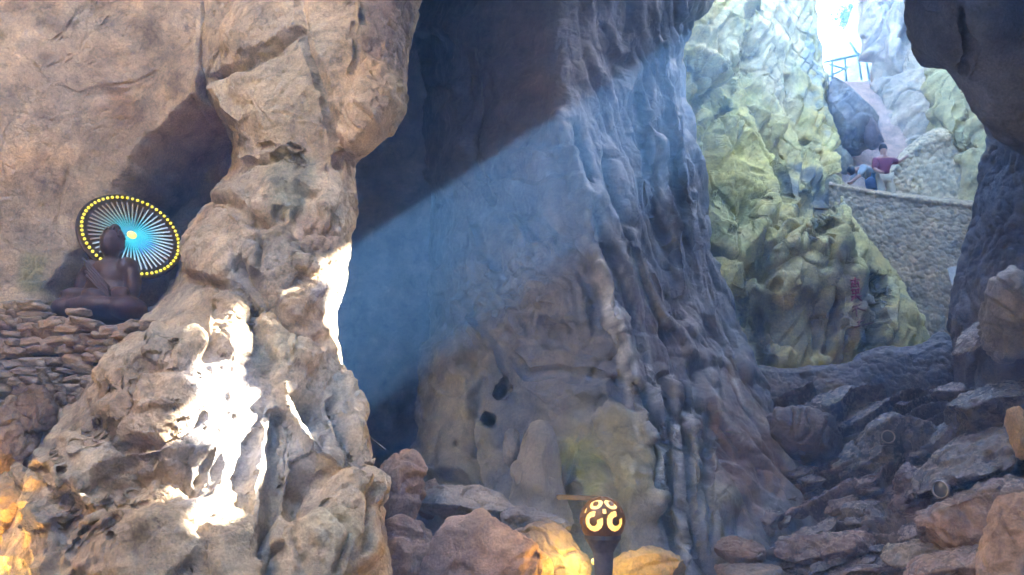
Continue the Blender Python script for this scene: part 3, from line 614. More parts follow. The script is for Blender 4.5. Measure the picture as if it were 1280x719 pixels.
def gorge_fine(P, px, py):
    f1, f2, _ = worley(warp(P, 1.8, 0.2, 367) * np.array([1.6, 1.6, 2.2]), 38)
    return 0.022 * fbm(P * 5.0, 3, 0.6, 368) - 0.10 * np.clip(1 - f1 / 0.30, 0, 1) + strata(P, (0.8, 0.1, -0.55), 4.6, 0.045, 380, 0.8, 0.5, 0.9) + strata(P, (0.6, 0.1, -0.75), 9.0, 0.016, 384, 0.8, 0.8, 0.9)
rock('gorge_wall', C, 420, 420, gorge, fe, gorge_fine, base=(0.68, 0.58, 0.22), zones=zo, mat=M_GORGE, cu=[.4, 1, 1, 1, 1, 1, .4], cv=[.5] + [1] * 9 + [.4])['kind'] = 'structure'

# far side of the gorge: pale cliff right of the sky gap
C = [R(-110, (1180, 27), (1055, 24), (1085, 22.5), (1120, 22), (1160, 21.5), (1210, 21), (1270, 20.5), (1340, 20)),
     R(-50, (1180, 27), (1062, 24), (1090, 22.5), (1120, 22), (1160, 21.5), (1210, 21), (1270, 20.5), (1340, 20)),
     R(20, (1180, 26), (1072, 24), (1098, 22.5), (1125, 22), (1160, 21.5), (1210, 21), (1270, 20.5), (1340, 20)),
     R(70, (1190, 26), (1088, 23.6), (1108, 22.4), (1132, 21.8), (1165, 21.3), (1210, 20.8), (1270, 20.3), (1340, 20)),
     R(110, (1190, 26), (1096, 23.2), (1118, 22), (1140, 21.4), (1170, 21), (1210, 20.6), (1270, 20.2), (1340, 20)),
     R(170, (1200, 26), (1112, 22.5), (1130, 21.4), (1150, 20.8), (1175, 20.5), (1210, 20.2), (1270, 20), (1340, 20)),
     R(300, (1200, 26), (1118, 22), (1135, 21), (1155, 20.4), (1180, 20.2), (1210, 20), (1270, 20), (1340, 20))]
fe = [('line', [(1130, 0), (1128, 60), (1120, 85), (1112, 92)], 8, -0.4), ('line', [(1160, 90), (1165, 150), (1160, 180)], 8, -0.2), ('line', [(1105, 0), (1104, 60)], 5, -0.15)]
zo = [(1100, 40, 40, 80, (0.64, 0.61, 0.56), 0.8), (1150, 110, 40, 60, (0.66, 0.58, 0.44), 0.7), (1115, 160, 30, 40, (0.52, 0.44, 0.36), 0.6)]
rock('gorge_wall_far', C, 220, 200, gorge, fe, gorge_fine, base=(0.60, 0.54, 0.40), zones=zo, mat=M_GORGE, cu=[.3, 1, 1, 1, 1, 1, .6], cv=[.2, 1, 1, 1, 1, 1])['kind'] = 'structure'
# yellow buttress hanging above the pebble wall
C = [R(-40, (1260, 20), (1175, 19), (1195, 18.2), (1215, 17.9), (1240, 17.7), (1270, 17.7), (1320, 18)),
     R(60, (1260, 20), (1158, 19), (1180, 18.2), (1205, 17.8), (1235, 17.6), (1270, 17.6), (1320, 18)),
     R(100, (1250, 20), (1160, 19), (1178, 18.1), (1200, 17.6), (1230, 17.4), (1265, 17.4), (1320, 18)),
     R(150, (1250, 20), (1164, 18.9), (1180, 18.0), (1200, 17.4), (1228, 17.2), (1265, 17.2), (1320, 18)),
     R(188, (1250, 20), (1170, 18.8), (1184, 18.0), (1202, 17.3), (1226, 17.1), (1262, 17.1), (1320, 18)),
     R(215, (1250, 20), (1188, 18.6), (1200, 17.8), (1212, 17.2), (1230, 17.0), (1262, 17.0), (1320, 18)),
     R(262, (1250, 20), (1188, 18.4), (1200, 17.6), (1212, 17.1), (1230, 16.9), (1262, 16.9), (1320, 18)),
     R(320, (1250, 20), (1188, 18.4), (1200, 17.6), (1212, 17.1), (1230, 16.9), (1262, 16.9), (1320, 18))]
fe = [('line', [(1165, 195), (1195, 192), (1215, 185)], 6, -0.4), ('line', [(1195, 110), (1205, 150), (1198, 185)], 6, -0.15), ('dome', 1185, 150, 24, 44, 0, 0.25)]
rock('gorge_wall_buttress', C, 160, 160, gorge, fe, gorge_fine, base=(0.58, 0.51, 0.25), zones=[(1190, 120, 40, 50, (0.60, 0.54, 0.26), 0.6)], mat=M_GORGE, cu=[.3, 1, 1, 1, 1, .6])['kind'] = 'structure'

# ------------------------------------------------------------------ pebble-faced masonry
def pebbles(scale, amp, big=0.05):
    def f(P, px, py):
        W = P + 0.02 * np.stack([gnoise(P * 9, 500), gnoise(P * 9 + 3, 501), gnoise(P * 9 + 6, 502)], -1)
        f1, _, idn = worley(W * scale, 51)
        return amp * np.sqrt(np.clip(1 - (f1 / 0.72) ** 2, 0, 1)) * (0.55 + 0.45 * ((idn * 37) % 101) / 101.0) + big * fbm(P * 0.9, 3, 0.5, 503)
    return f
def pebble_wall(name, C, nu, nv, base, scale=11.0, amp=0.045, zones=(), label=None, mat=None, big=0.05):
    P = dense(C, nu, nv)
    P, px, py = rock_surface(P, pebbles(scale, amp, big))
    col = coarse(lambda S: paint(S, base, zones, 0.2, 77), P)
    f1, _, idn = worley(P * scale, 51)
    col = col * (0.75 + 0.5 * ((idn * 53) % 97) / 97.0)[..., None]
    o = link(name, np_mesh(name, P, grid_quads(nv, nu), col), mat or M_PEB)
    return tag(o, label, 'wall')
pebble_wall('retaining_wall', [R(228, (1040, 18.0), (1090, 18.0, 238), (1150, 18.0, 246), (1245, 18.0, 256)), R(230, (1036, 16.9), (1090, 16.7, 240), (1150, 16.5, 248), (1245, 16.3, 259)),
     R(240, (1036, 16.8), (1090, 16.6, 250), (1150, 16.4, 258), (1245, 16.2, 268)),
     R(300, (1036, 16.7), (1090, 16.4), (1150, 16.2), (1245, 16.0)), R(360, (1036, 16.6), (1090, 16.3), (1150, 16.0), (1245, 15.8)), R(470, (1036, 16.5), (1090, 16.1), (1150, 15.8), (1245, 15.6))],
     320, 360, (0.50, 0.39, 0.24), label='tall grey pebble-faced retaining wall below the two people')
pebble_wall('parapet_wall', [R(216, (1108, 19.2), (1135, 19.2, 186), (1165, 19.2, 164), (1230, 19.2, 140)), R(219, (1108, 17.9), (1135, 17.8, 190), (1165, 17.7, 168), (1230, 17.6, 146)),
     R(232, (1108, 17.8), (1135, 17.7, 212), (1165, 17.6, 198), (1230, 17.5, 184)), R(268, (1104, 17.7), (1135, 17.6, 268), (1165, 17.5, 268), (1230, 17.4, 268)), R(300, (1104, 17.7), (1135, 17.6), (1165, 17.5), (1230, 17.4))],
     220, 180, (0.58, 0.48, 0.30), label='sloping tan pebble-faced stair wall right of the two people')

# ================================================================== right foreground: overhang, dark pillar
C = [R(-420, (1160, 7.3), (1100, 7.2), (1120, 6.7), (1180, 6.3), (1270, 6.1), (1380, 6.1), (1500, 6.4)),
     R(-60, (1200, 7.4), (1130, 7.3), (1150, 6.9), (1200, 6.5), (1275, 6.3), (1380, 6.2), (1500, 6.5)),
     R(20, (1200, 7.4), (1130, 7.3), (1150, 6.9), (1200, 6.6), (1275, 6.4), (1380, 6.3), (1500, 6.5)),
     R(60, (1200, 7.6), (1137, 7.4), (1156, 7.0), (1200, 6.8), (1270, 6.6), (1380, 6.5), (1500, 6.6)),
     R(82, (1200, 7.7, 60), (1152, 7.5, 80), (1172, 7.2, 84), (1210, 7.0, 110), (1265, 6.8, 120), (1380, 6.6, 120), (1500, 6.7, 120)),
     R(90, (1210, 7.8, 60), (1180, 7.6, 84), (1196, 7.4, 96), (1218, 7.3, 142), (1262, 7.1, 166), (1380, 6.9, 190), (1500, 6.9, 190)),
     R(80, (1215, 7.8, 50), (1195, 7.7, 70), (1212, 7.7, 90), (1235, 7.7, 145), (1270, 7.7, 180), (1380, 7.6, 215), (1500, 7.5, 215)),
     R(60, (1220, 7.8, 30), (1205, 7.8, 50), (1230, 7.9, 70), (1250, 8.2, 120), (1290, 8.8, 140), (1380, 8.8, 160), (1500, 8.6, 160))]
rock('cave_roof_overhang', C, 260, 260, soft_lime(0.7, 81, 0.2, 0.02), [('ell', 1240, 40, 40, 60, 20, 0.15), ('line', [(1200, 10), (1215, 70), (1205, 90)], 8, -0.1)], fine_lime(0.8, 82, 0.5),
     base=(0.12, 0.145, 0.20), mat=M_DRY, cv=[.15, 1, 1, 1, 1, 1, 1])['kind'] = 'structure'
C = [R(60, (1330, 13.5), (1236, 12.4), (1258, 11.6), (1290, 11.2), (1340, 11), (1420, 11)),
     R(165, (1330, 13.5), (1238, 12.4), (1258, 11.5), (1290, 11.1), (1340, 10.9), (1420, 10.9)),
     R(240, (1330, 13.5), (1228, 12.3), (1250, 11.4), (1285, 11), (1340, 10.8), (1420, 10.8)),
     R(310, (1320, 13.5), (1213, 12.2), (1238, 11.3), (1280, 10.9), (1340, 10.7), (1420, 10.7)),
     R(385, (1310, 13.5), (1195, 12.1), (1225, 11.2), (1275, 10.8), (1340, 10.6), (1420, 10.6)),
     R(430, (1310, 13.5), (1196, 12), (1225, 11.1), (1275, 10.7), (1340, 10.5), (1420, 10.5)),
     R(520, (1310, 13.5), (1200, 12), (1225, 11), (1275, 10.6), (1340, 10.4), (1420, 10.4))]
def bark(P, px, py):
    return pebbles(9.0, 0.05, 0.05)(warp(P, 1.3, 0.2, 88) * np.array([1, 1, 0.6]), px, py) + 0.10 * billow(warp(P, 0.9, 0.3, 89) * np.array([2.2, 2.2, 0.7]), 2, 0.5, 90)
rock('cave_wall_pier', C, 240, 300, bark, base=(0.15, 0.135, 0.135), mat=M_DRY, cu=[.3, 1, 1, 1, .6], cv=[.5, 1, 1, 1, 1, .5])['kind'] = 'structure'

# dark low wall with a ragged crest in front of the gorge
crest = [(925, 470), (950, 464), (985, 462), (1020, 461), (1060, 456), (1085, 446), (1110, 440), (1140, 440), (1160, 434), (1175, 425), (1190, 432), (1205, 422), (1222, 428), (1235, 446), (1262, 462), (1320, 470)]
C = [[pt(x, y - 3, 13.6) for x, y in crest], [pt(x, y, 12.5) for x, y in crest], [pt(x, y + 10, 12.3) for x, y in crest], [pt(x, y + 40, 12.1) for x, y in crest], [pt(x, y + 80, 12.0) for x, y in crest], [pt(x, y + 170, 11.8) for x, y in crest]]
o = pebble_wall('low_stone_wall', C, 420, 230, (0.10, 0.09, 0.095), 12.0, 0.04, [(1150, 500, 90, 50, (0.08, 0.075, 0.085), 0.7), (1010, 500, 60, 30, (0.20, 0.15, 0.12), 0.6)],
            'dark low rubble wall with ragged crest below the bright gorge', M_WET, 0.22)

# ------------------------------------------------------------------ slope of rubble below it
C = [R(500, (880, 12.8), (960, 12.4), (1040, 12.0), (1120, 11.8), (1200, 11.5), (1290, 11.2), (1420, 11)),
     R(560, (880, 12.0), (960, 11.6), (1040, 11.3), (1120, 11.0), (1200, 10.6), (1290, 10.2), (1420, 10)),
     R(620, (880, 11.2), (960, 10.9), (1040, 10.6), (1120, 10.2), (1200, 9.8), (1290, 9.2), (1420, 9)),
     R(680, (880, 10.5), (960, 10.2), (1040, 9.9), (1120, 9.5), (1200, 9.1), (1290, 8.6), (1420, 8.4)),
     R(760, (880, 9.9), (960, 9.5), (1040, 9.2), (1120, 8.8), (1200, 8.4), (1290, 8), (1420, 7.8)),
     R(1000, (880, 9.2), (960, 8.8), (1040, 8.5), (1120, 8.1), (1200, 7.7), (1290, 7.4), (1420, 7.2))]
def slabs(P, px, py):
    W = warp(P, 0.9, 0.3, 600)
    t = (W[..., 2] * 1.0 - W[..., 0] * 0.28) * 4.2 + 0.6 * fbm(P * 0.8, 2, 0.5, 601)
    k = np.floor(t); fr = t - k
    f1, _, idn = worley(np.stack([W[..., 0] * 1.6, W[..., 1] * 1.2, k * 1.7], -1), 61)
    return 0.30 * (sstep(0.0, 0.14, fr) - fr) + 0.10 * (((idn * 29) % 83) / 83.0) + 0.06 * billow(W * 1.8, 3, 0.5, 603)
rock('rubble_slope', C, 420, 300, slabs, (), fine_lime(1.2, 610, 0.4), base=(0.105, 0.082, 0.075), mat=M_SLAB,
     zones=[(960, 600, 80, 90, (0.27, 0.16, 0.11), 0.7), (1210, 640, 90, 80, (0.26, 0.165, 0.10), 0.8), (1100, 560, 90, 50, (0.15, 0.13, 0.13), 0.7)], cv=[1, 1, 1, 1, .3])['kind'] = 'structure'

# ------------------------------------------------------------------ boulders
def ball_grid(n):
    """cube-sphere directions as six n x n grids welded into one vertex list"""
    t = np.tan(np.linspace(-1, 1, n) * math.pi / 4)
    a, b = np.meshgrid(t, t); o = np.ones_like(a)
    fs = [np.stack(v, -1) for v in ((o, a, b), (-o, b, a), (a, -o, b), (b, o, a), (a, b, o), (b, a, -o))]
    V, Q, idx = [], [], {}
    for F in fs:
        D = F / np.linalg.norm(F, axis=-1, keepdims=True); ids = np.empty((n, n), np.int64)
        for i in range(n):
            for j in range(n):
                k = tuple(np.round(D[i, j], 5))
                if k not in idx: idx[k] = len(V); V.append(D[i, j])
                ids[i, j] = idx[k]
        Q.append(np.stack([ids[:-1, :-1], ids[:-1, 1:], ids[1:, 1:], ids[1:, :-1]], -1).reshape(-1, 4))
    return np.array(V), np.concatenate(Q)
BALL = {n: ball_grid(n) for n in (8, 14, 44)}
def vert_normals(V, Q):
    fn = np.cross(V[Q[:, 2]] - V[Q[:, 0]], V[Q[:, 3]] - V[Q[:, 1]])
    N = np.zeros_like(V)
    for k in range(4): np.add.at(N, Q[:, k], fn)
    return N / (np.linalg.norm(N, axis=1, keepdims=True) + 1e-12)
def boulder(px, py, hw, hh, d, label, base=(0.3, 0.26, 0.22), seed=0, rot=0.0, deep=0.8, angular=0.85, n=44, rough=1.0, mat=None, zones=(), name='boulder', group=None):
    """faceted, weathered stone: a ball cut by random planes, then worn with noise; half width and height in photo pixels"""
    rs = np.random.RandomState(900 + seed)
    D, Q = BALL[n]
    m = d / F_PX / math.cos(PITCH) * 1.0
    a, c = hw * m, hh * m; b = deep * max(a, c * 0.7)
    r = np.full(len(D), 1.0)
    for k in range(16):
        nrm = rs.normal(size=3) * np.array([1, 0.8, 1]); nrm /= np.linalg.norm(nrm)
        h = rs.uniform(0.60, 0.92)
        dot = D @ nrm
        lim = np.where(dot > 0.05, h / np.maximum(dot, 0.05), 9)
        r = np.minimum(r, lim * angular + (1 - angular) * np.maximum(lim, 1.0))
    V = D * np.maximum(r, 0.5)[:, None]
    V /= np.abs(V).max(0)
    V = V * np.array([a, b, c])
    s = rough * min(1.0, (a + c))
    N = vert_normals(V, Q)
    O = V + seed * 3.1
    bed = rs.normal(size=3) * [.35, .35, 1]; bed /= np.linalg.norm(bed)
    lay = np.abs(((O @ bed) / s * 3.2 + 0.7 * gnoise(O / s * 1.6, seed + 7)) % 1.0 - 0.5) * 2
    ck = gnoise(warp(O / s, 2.0, .3, seed + 8) * 1.3 + 3, seed + 9)
    V = V + N * (s * (0.06 * fbm(O / s * 1.5, 3, 0.5, seed) + 0.05 * billow(warp(O / s, 1.5, .3, seed) * 2.8, 3, 0.55, seed + 2) - 0.030 * np.clip(1 - lay / 0.22, 0, 1) - 0.05 * np.clip(1 - np.abs(ck) / 0.05, 0, 1)))[:, None]
    N = vert_normals(V, Q)
    V = V + N * (0.014 * billow(O * 6, 3, 0.55, seed + 4) + 0.009 * fbm(O * 17, 2, 0.5, seed + 6))[:, None]
    cr, sr = math.cos(math.radians(rot)), math.sin(math.radians(rot))
    V = np.stack([V[:, 0] * cr + V[:, 2] * sr, V[:, 1], -V[:, 0] * sr + V[:, 2] * cr], -1)
    p = pt(px, py, d)
    col = paint(V + p, base, zones, 0.3, seed)
    o = link(name, np_mesh(name, V, Q, col), mat or M_DRY, loc=p)
    return tag(o, label, 'rock', group)
PINK = (0.35, 0.235, 0.17); GRY = (0.27, 0.25, 0.235); BRN = (0.25, 0.185, 0.145); DRK = (0.15, 0.14, 0.145); ORG = (0.42, 0.26, 0.14)
boulder(494, 622, 38, 62, 8.4, 'upright pinkish boulder wedged right of the left rock column', (0.30, 0.215, 0.165), 1, 8, 0.9)
boulder(512, 712, 44, 62, 7.3, 'pinkish boulder at the bottom edge, left of a vertical crack', PINK, 2, 5, 0.9)
boulder(606, 716, 84, 72, 7.3, 'largest salmon-pink boulder at the bottom centre', PINK, 3, -6, 0.8, zones=[(620, 690, 40, 25, (0.44, 0.30, 0.20), .6)])
boulder(588, 630, 62, 26, 8.8, 'flat grey boulder under the yellowish pillar foot', GRY, 4, 4, 0.9)
boulder(535, 622, 20, 26, 9.2, 'small dark boulder between upright pink boulder and flat grey one', BRN, 5, 0, 0.9)
boulder(680, 706, 58, 50, 7.7, 'layered brown boulder left of the lit globe lantern', (0.27, 0.22, 0.19), 6, 35, 0.8, angular=0.5)
boulder(668, 655, 44, 18, 8.3, 'low dark boulder below the stalagmite', (0.20, 0.18, 0.18), 7, 10, 1.0)
boulder(812, 716, 52, 32, 7.9, 'ochre rock beside the lantern foot on its right', (0.36, 0.29, 0.18), 8, 0, 0.8)
WD = dict(mat=M_SLAB, angular=1.0)
boulder(925, 690, 32, 18, 9.0, 'rounded reddish stone with a pale wet top, bottom right of the pillar', (0.20, 0.14, 0.11), 9, 6, 1.0, mat=M_WET, angular=.4)
boulder(938, 714, 40, 11, 8.7, 'flat wet stone at the bottom edge below the rounded reddish one', (0.19, 0.14, 0.11), 10, 0, 1.2, mat=M_WET, angular=.6)
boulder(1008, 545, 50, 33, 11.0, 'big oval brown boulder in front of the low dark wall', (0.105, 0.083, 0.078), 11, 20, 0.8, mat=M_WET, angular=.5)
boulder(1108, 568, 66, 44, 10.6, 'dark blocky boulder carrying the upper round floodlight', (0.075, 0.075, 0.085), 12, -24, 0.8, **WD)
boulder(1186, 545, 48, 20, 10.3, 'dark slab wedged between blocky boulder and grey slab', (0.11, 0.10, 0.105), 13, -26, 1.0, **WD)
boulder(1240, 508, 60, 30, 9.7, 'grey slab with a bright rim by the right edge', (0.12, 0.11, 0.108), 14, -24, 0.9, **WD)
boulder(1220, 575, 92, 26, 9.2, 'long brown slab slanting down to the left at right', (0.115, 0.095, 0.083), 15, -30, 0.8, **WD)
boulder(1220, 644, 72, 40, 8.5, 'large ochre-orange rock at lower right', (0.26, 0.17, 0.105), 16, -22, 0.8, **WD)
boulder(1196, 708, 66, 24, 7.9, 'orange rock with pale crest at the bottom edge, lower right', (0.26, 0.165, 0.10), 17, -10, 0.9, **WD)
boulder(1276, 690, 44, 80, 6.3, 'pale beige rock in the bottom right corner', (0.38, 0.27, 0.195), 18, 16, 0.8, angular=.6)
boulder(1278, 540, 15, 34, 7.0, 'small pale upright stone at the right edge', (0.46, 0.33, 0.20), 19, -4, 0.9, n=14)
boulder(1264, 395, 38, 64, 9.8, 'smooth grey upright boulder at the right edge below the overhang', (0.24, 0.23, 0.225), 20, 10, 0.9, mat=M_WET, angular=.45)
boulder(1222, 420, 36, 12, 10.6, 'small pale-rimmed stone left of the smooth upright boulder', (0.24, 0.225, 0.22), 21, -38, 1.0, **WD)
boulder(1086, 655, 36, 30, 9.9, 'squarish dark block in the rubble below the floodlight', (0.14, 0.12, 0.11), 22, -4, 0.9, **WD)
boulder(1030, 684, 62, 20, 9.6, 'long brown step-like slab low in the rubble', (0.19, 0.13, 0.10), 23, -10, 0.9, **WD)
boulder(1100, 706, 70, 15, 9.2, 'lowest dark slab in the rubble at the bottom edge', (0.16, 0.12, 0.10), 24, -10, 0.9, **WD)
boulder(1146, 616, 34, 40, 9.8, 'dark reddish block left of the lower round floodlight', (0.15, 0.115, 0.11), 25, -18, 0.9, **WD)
boulder(1142, 690, 38, 13, 8.7, 'small ochre stone between dark slab and orange rock', (0.24, 0.19, 0.13), 26, -14, 0.9, n=14, **WD)
sv = np.empty(len(bpy.data.objects['rubble_slope'].data.vertices) * 3, f32); bpy.data.objects['rubble_slope'].data.vertices.foreach_get('co', sv); sv = sv.reshape(-1, 3)
spx, spy = project(sv); rs = np.random.RandomState(12)
for k in range(60):
    if k < 42: x, y = rs.uniform(955, 1140), rs.uniform(565, 712)
    else: x, y = rs.uniform(1120, 1280), rs.uniform(470, 700)
    i = np.argmin((spx - x) ** 2 + (spy - y) ** 2)
    w = rs.uniform(9, 26)
    tone = rs.uniform(0.8, 1.3)
    boulder(x, y, w, w * rs.uniform(.28, .55), sv[i, 1] - 0.03, 'small dark wet slab among the loose rubble at lower right', (0.12 * tone, 0.095 * tone, 0.085 * tone), 100 + k, rs.uniform(-32, -2), 1.1, n=14, group='loose slabs of the rubble slope', name='rubble_stone', **WD)

# ================================================================== built things
def bm_obj(name, bm, mat, parent=None, loc=None, smooth=False):
    me = bpy.data.meshes.new(name); bm.to_mesh(me); bm.free()
    if smooth: me.polygons.foreach_set('use_smooth', [True] * len(me.polygons))
    return link(name, me, mat, parent, loc)
def add_box(bm, c, h, rot=None, bevel=0.0):
    r = bmesh.ops.create_cube(bm, size=2.0); vs_ = r['verts']
    bmesh.ops.scale(bm, vec=h, verts=vs_)
    if bevel > 0:
        es = list({e for v in vs_ for e in v.link_edges})
        vs_ = list({v for f in bmesh.ops.bevel(bm, geom=es, offset=bevel, segments=2, affect='EDGES')['faces'] for v in f.verts} | {v for v in vs_ if v.is_valid})
    if rot is not None: bmesh.ops.rotate(bm, cent=(0, 0, 0), matrix=rot, verts=vs_)
    bmesh.ops.translate(bm, vec=c, verts=vs_)
    return vs_
def tube(pts, rad, seg=8, cap=True):
    """swept tube as numpy quads; rad may be a list"""
    pts = np.asarray(pts, float); n = len(pts)
    rad = np.full(n, rad) if np.isscalar(rad) else np.asarray(rad)
    T = np.gradient(pts, axis=0); T /= np.linalg.norm(T, axis=1, keepdims=True) + 1e-9
    ref = np.array([0.0, 0, 1]) if abs(T[0, 2]) < 0.9 else np.array([1.0, 0, 0])
    V = []
    for p, t, r in zip(pts, T, rad):
        a = np.cross(t, ref); a /= np.linalg.norm(a) + 1e-9; b = np.cross(t, a)
        for k in range(seg):
            w = 2 * math.pi * k / seg
            V.append(p + r * (math.cos(w) * a + math.sin(w) * b))
    Q = [[i * seg + k, i * seg + (k + 1) % seg, (i + 1) * seg + (k + 1) % seg, (i + 1) * seg + k] for i in range(n - 1) for k in range(seg)]
    if cap:
        V += [pts[0], pts[-1]]
        for k in range(seg):
            Q.append([n * seg, (k + 1) % seg, k, k]); Q.append([n * seg + 1, (n - 1) * seg + k, (n - 1) * seg + (k + 1) % seg, (n - 1) * seg + (k + 1) % seg])
    return V, Q
def poly_obj(name, V, Q, mat, parent=None, loc=None, smooth=True):
    me = bpy.data.meshes.new(name)
    me.from_pydata([tuple(v) for v in V], [], [list(dict.fromkeys(q)) for q in Q]); me.update()
    me.polygons.foreach_set('use_smooth', [smooth] * len(me.polygons))
    return link(name, me, mat, parent, loc)
def tube_obj(name, pts, rad, mat, parent=None, seg=8):
    V, Q = tube(pts, rad, seg); return poly_obj(name, V, Q, mat, parent)
def lathe(profile, seg=32):
    V, Q = [], []
    for r, z in profile:
        for k in range(seg):
            w = 2 * math.pi * k / seg; V.append((r * math.cos(w), r * math.sin(w), z))
    for i in range(len(profile) - 1):
        for k in range(seg):
            Q.append([i * seg + k, i * seg + (k + 1) % seg, (i + 1) * seg + (k + 1) % seg, (i + 1) * seg + k])
    return V, Q
def fused(name, balls, mat, voxel=0.02, smooth=4, parent=None, loc=None):
    """one continuous body grown from overlapping ellipsoids: (centre, radii, rotation or None)"""
    bm = bmesh.new()
    for b in balls:
        c, h = b[0], b[1]
        r = bmesh.ops.create_icosphere(bm, subdivisions=3, radius=1.0); vv = r['verts']
        bmesh.ops.scale(bm, vec=h, verts=vv)
        if len(b) > 2 and b[2] is not None: bmesh.ops.rotate(bm, cent=(0, 0, 0), matrix=Matrix.Rotation(math.radians(b[2][1]), 3, b[2][0]), verts=vv)
        bmesh.ops.translate(bm, vec=c, verts=vv)
    me = bpy.data.meshes.new(name + '_raw'); bm.to_mesh(me); bm.free()
    o = bpy.data.objects.new(name + '_raw', me); COL.objects.link(o)
    m = o.modifiers.new('r', 'REMESH'); m.mode = 'VOXEL'; m.voxel_size = voxel; m.use_smooth_shade = True
    m2 = o.modifiers.new('s', 'SMOOTH'); m2.iterations = smooth; m2.factor = 0.6
    dg = bpy.context.evaluated_depsgraph_get(); dg.update()
    out = bpy.data.meshes.new_from_object(o.evaluated_get(dg)); out.name = name
    bpy.data.objects.remove(o)
    out.polygons.foreach_set('use_smooth', [True] * len(out.polygons))
    return link(name, out, mat, parent, loc)
def face_matrix(normal, up=(0, 0, 1)):
    z = Vector(normal).normalized(); x = Vector(up).cross(z).normalized(); y = z.cross(x)
    return Matrix((x, y, z)).transposed()
MPX = lambda d: d / F_PX / math.cos(PITCH)
MAT = dict(
    statue=plain_mat('dark_bronze', (0.075, 0.036, 0.022), 0.55, 0.1, 0.3, 14, 0.25),
    disc=plain_mat('brown_metal_disc', (0.06, 0.028, 0.012), 0.5, 0.4, 0.3, 10),
    bronze=plain_mat('brown_bronze', (0.20, 0.11, 0.05), 0.5, 0.3, 0.25, 25),
    iron=plain_mat('dark_iron', (0.05, 0.045, 0.05), 0.55, 0.5, 0.2, 25),
    concrete=plain_mat('dark_concrete', (0.12, 0.11, 0.11), 0.8, 0, 0.25, 18, 0.3),
    glow=plain_mat('warm_lamp_glass', (0.9, 0.8, 0.5), 0.4, 0, 0.02, 5, 0, (1.0, 0.52, 0.09), 0.055),
    yellow=plain_mat('yellow_led', (0.8, 0.7, 0.1), 0.3, 0, 0.02, 5, 0, (1.0, 0.86, 0.02), 0.026),
    hub=plain_mat('amber_led', (0.8, 0.7, 0.2), 0.3, 0, 0.02, 5, 0, (1.0, 0.85, 0.2), 0.03),
    glass=plain_mat('dull_lens', (0.05, 0.06, 0.08), 0.12, 0, 0.05, 5),
    rim=plain_mat('worn_steel_rim', (0.3, 0.3, 0.32), 0.35, 0.7, 0.15, 30),
    white=plain_mat('white_board', (0.72, 0.73, 0.72), 0.6, 0, 0.06, 8),
    paint=plain_mat('red_paint', (0.42, 0.07, 0.09), 0.8, 0, 0.3, 25), paint2=plain_mat('faded_red_paint', (0.24, 0.10, 0.09), 0.85, 0, 0.3, 25),
    rail=plain_mat('teal_painted_rail', (0.22, 0.38, 0.40), 0.5, 0, 0.15, 12),
    leaf=plain_mat('green_leaf', (0.10, 0.17, 0.04), 0.6, 0, 0.35, 6), bark=plain_mat('bark', (0.12, 0.09, 0.06), 0.9, 0, 0.3, 12, 0.4),
    skin=plain_mat('skin', (0.50, 0.30, 0.22), 0.55, 0, 0.05, 8), hair=plain_mat('black_hair', (0.02, 0.017, 0.02), 0.5, 0, 0.2, 30),
    grey_shirt=plain_mat('pale_blue_grey_cloth', (0.38, 0.46, 0.52), 0.85, 0, 0.1, 20), denim=plain_mat('blue_denim', (0.06, 0.17, 0.36), 0.85, 0, 0.2, 30),
    maroon=plain_mat('maroon_cloth', (0.22, 0.04, 0.08), 0.85, 0, 0.15, 20), beige=plain_mat('beige_cloth', (0.50, 0.45, 0.33), 0.85, 0, 0.1, 20),
    strap=plain_mat('navy_bag_cloth', (0.04, 0.07, 0.14), 0.8, 0, 0.2, 20), cable=plain_mat('grey_cable', (0.25, 0.25, 0.26), 0.6, 0, 0.1, 9))

# ------------------------------------------------------------------ rubble parapet in front of the niche
wall_t = [pt(-60, 372, 7.45), pt(205, 404, 7.25)]
A0, A1 = np.array(wall_t[0]), np.array(wall_t[1])
ux = (A1 - A0)[:2]; WL = np.linalg.norm(ux); ux = np.array([*(ux / WL), 0]); un = np.array([ux[1], -ux[0], 0])
ztop = lambda s: A0[2] + (A1[2] - A0[2]) * s / WL
zbot = pt(0, 560, 7.3)[2]
sw = empty('rubble_parapet', (A0 + A1) / 2 * [1, 1, 0] + [0, 0, zbot])
tag(sw, 'warm brown dry-laid rubble stone parapet in front of the seated statue', 'stone wall')
mstone = [rock_mat('parapet_stone', bump=0.35, bscale=14.0), ]
core = bmesh.new(); midp = (A0 + A1) / 2
zt = min(A0[2], A1[2]) - 0.05
add_box(core, (0, 0, 0), (WL / 2, 0.09, (zt - zbot) / 2), Matrix.Rotation(math.atan2(ux[1], ux[0]), 3, 'Z'))
mcore = plain_mat('earth_mortar', (0.13, 0.085, 0.05), 0.95, 0, 0.3, 12, 0.4)
o = bm_obj('mortar_core', core, mcore, sw); o.location = Vector(midp * [1, 1, 0] + [0, 0, (zt + zbot) / 2] - un * 0.13) - sw.location
rs = np.random.RandomState(5)
variants = []
for k in range(10):
    D, Q = BALL[8] if 8 in BALL else BALL.setdefault(8, ball_grid(8))
    V = np.sign(D) * np.abs(D) ** 0.6; V /= np.abs(V).max(0)
    V = V * (1 + 0.38 * gnoise(D * 1.4 + k * 7, k)[:, None]) + 0.12 * np.stack([gnoise(D * 4 + k, 3), gnoise(D * 4 + k, 4), gnoise(D * 4 + k, 5)], -1)
    cb = np.array([(0.36, 0.25, 0.155), (0.40, 0.28, 0.18), (0.31, 0.215, 0.14), (0.38, 0.29, 0.20)][k % 4])
    variants.append(np_mesh('stone', V, Q, np.ones(V.shape) * cb)); variants[-1].materials.append(mstone[0])
zc = zbot + 0.02; row = 0
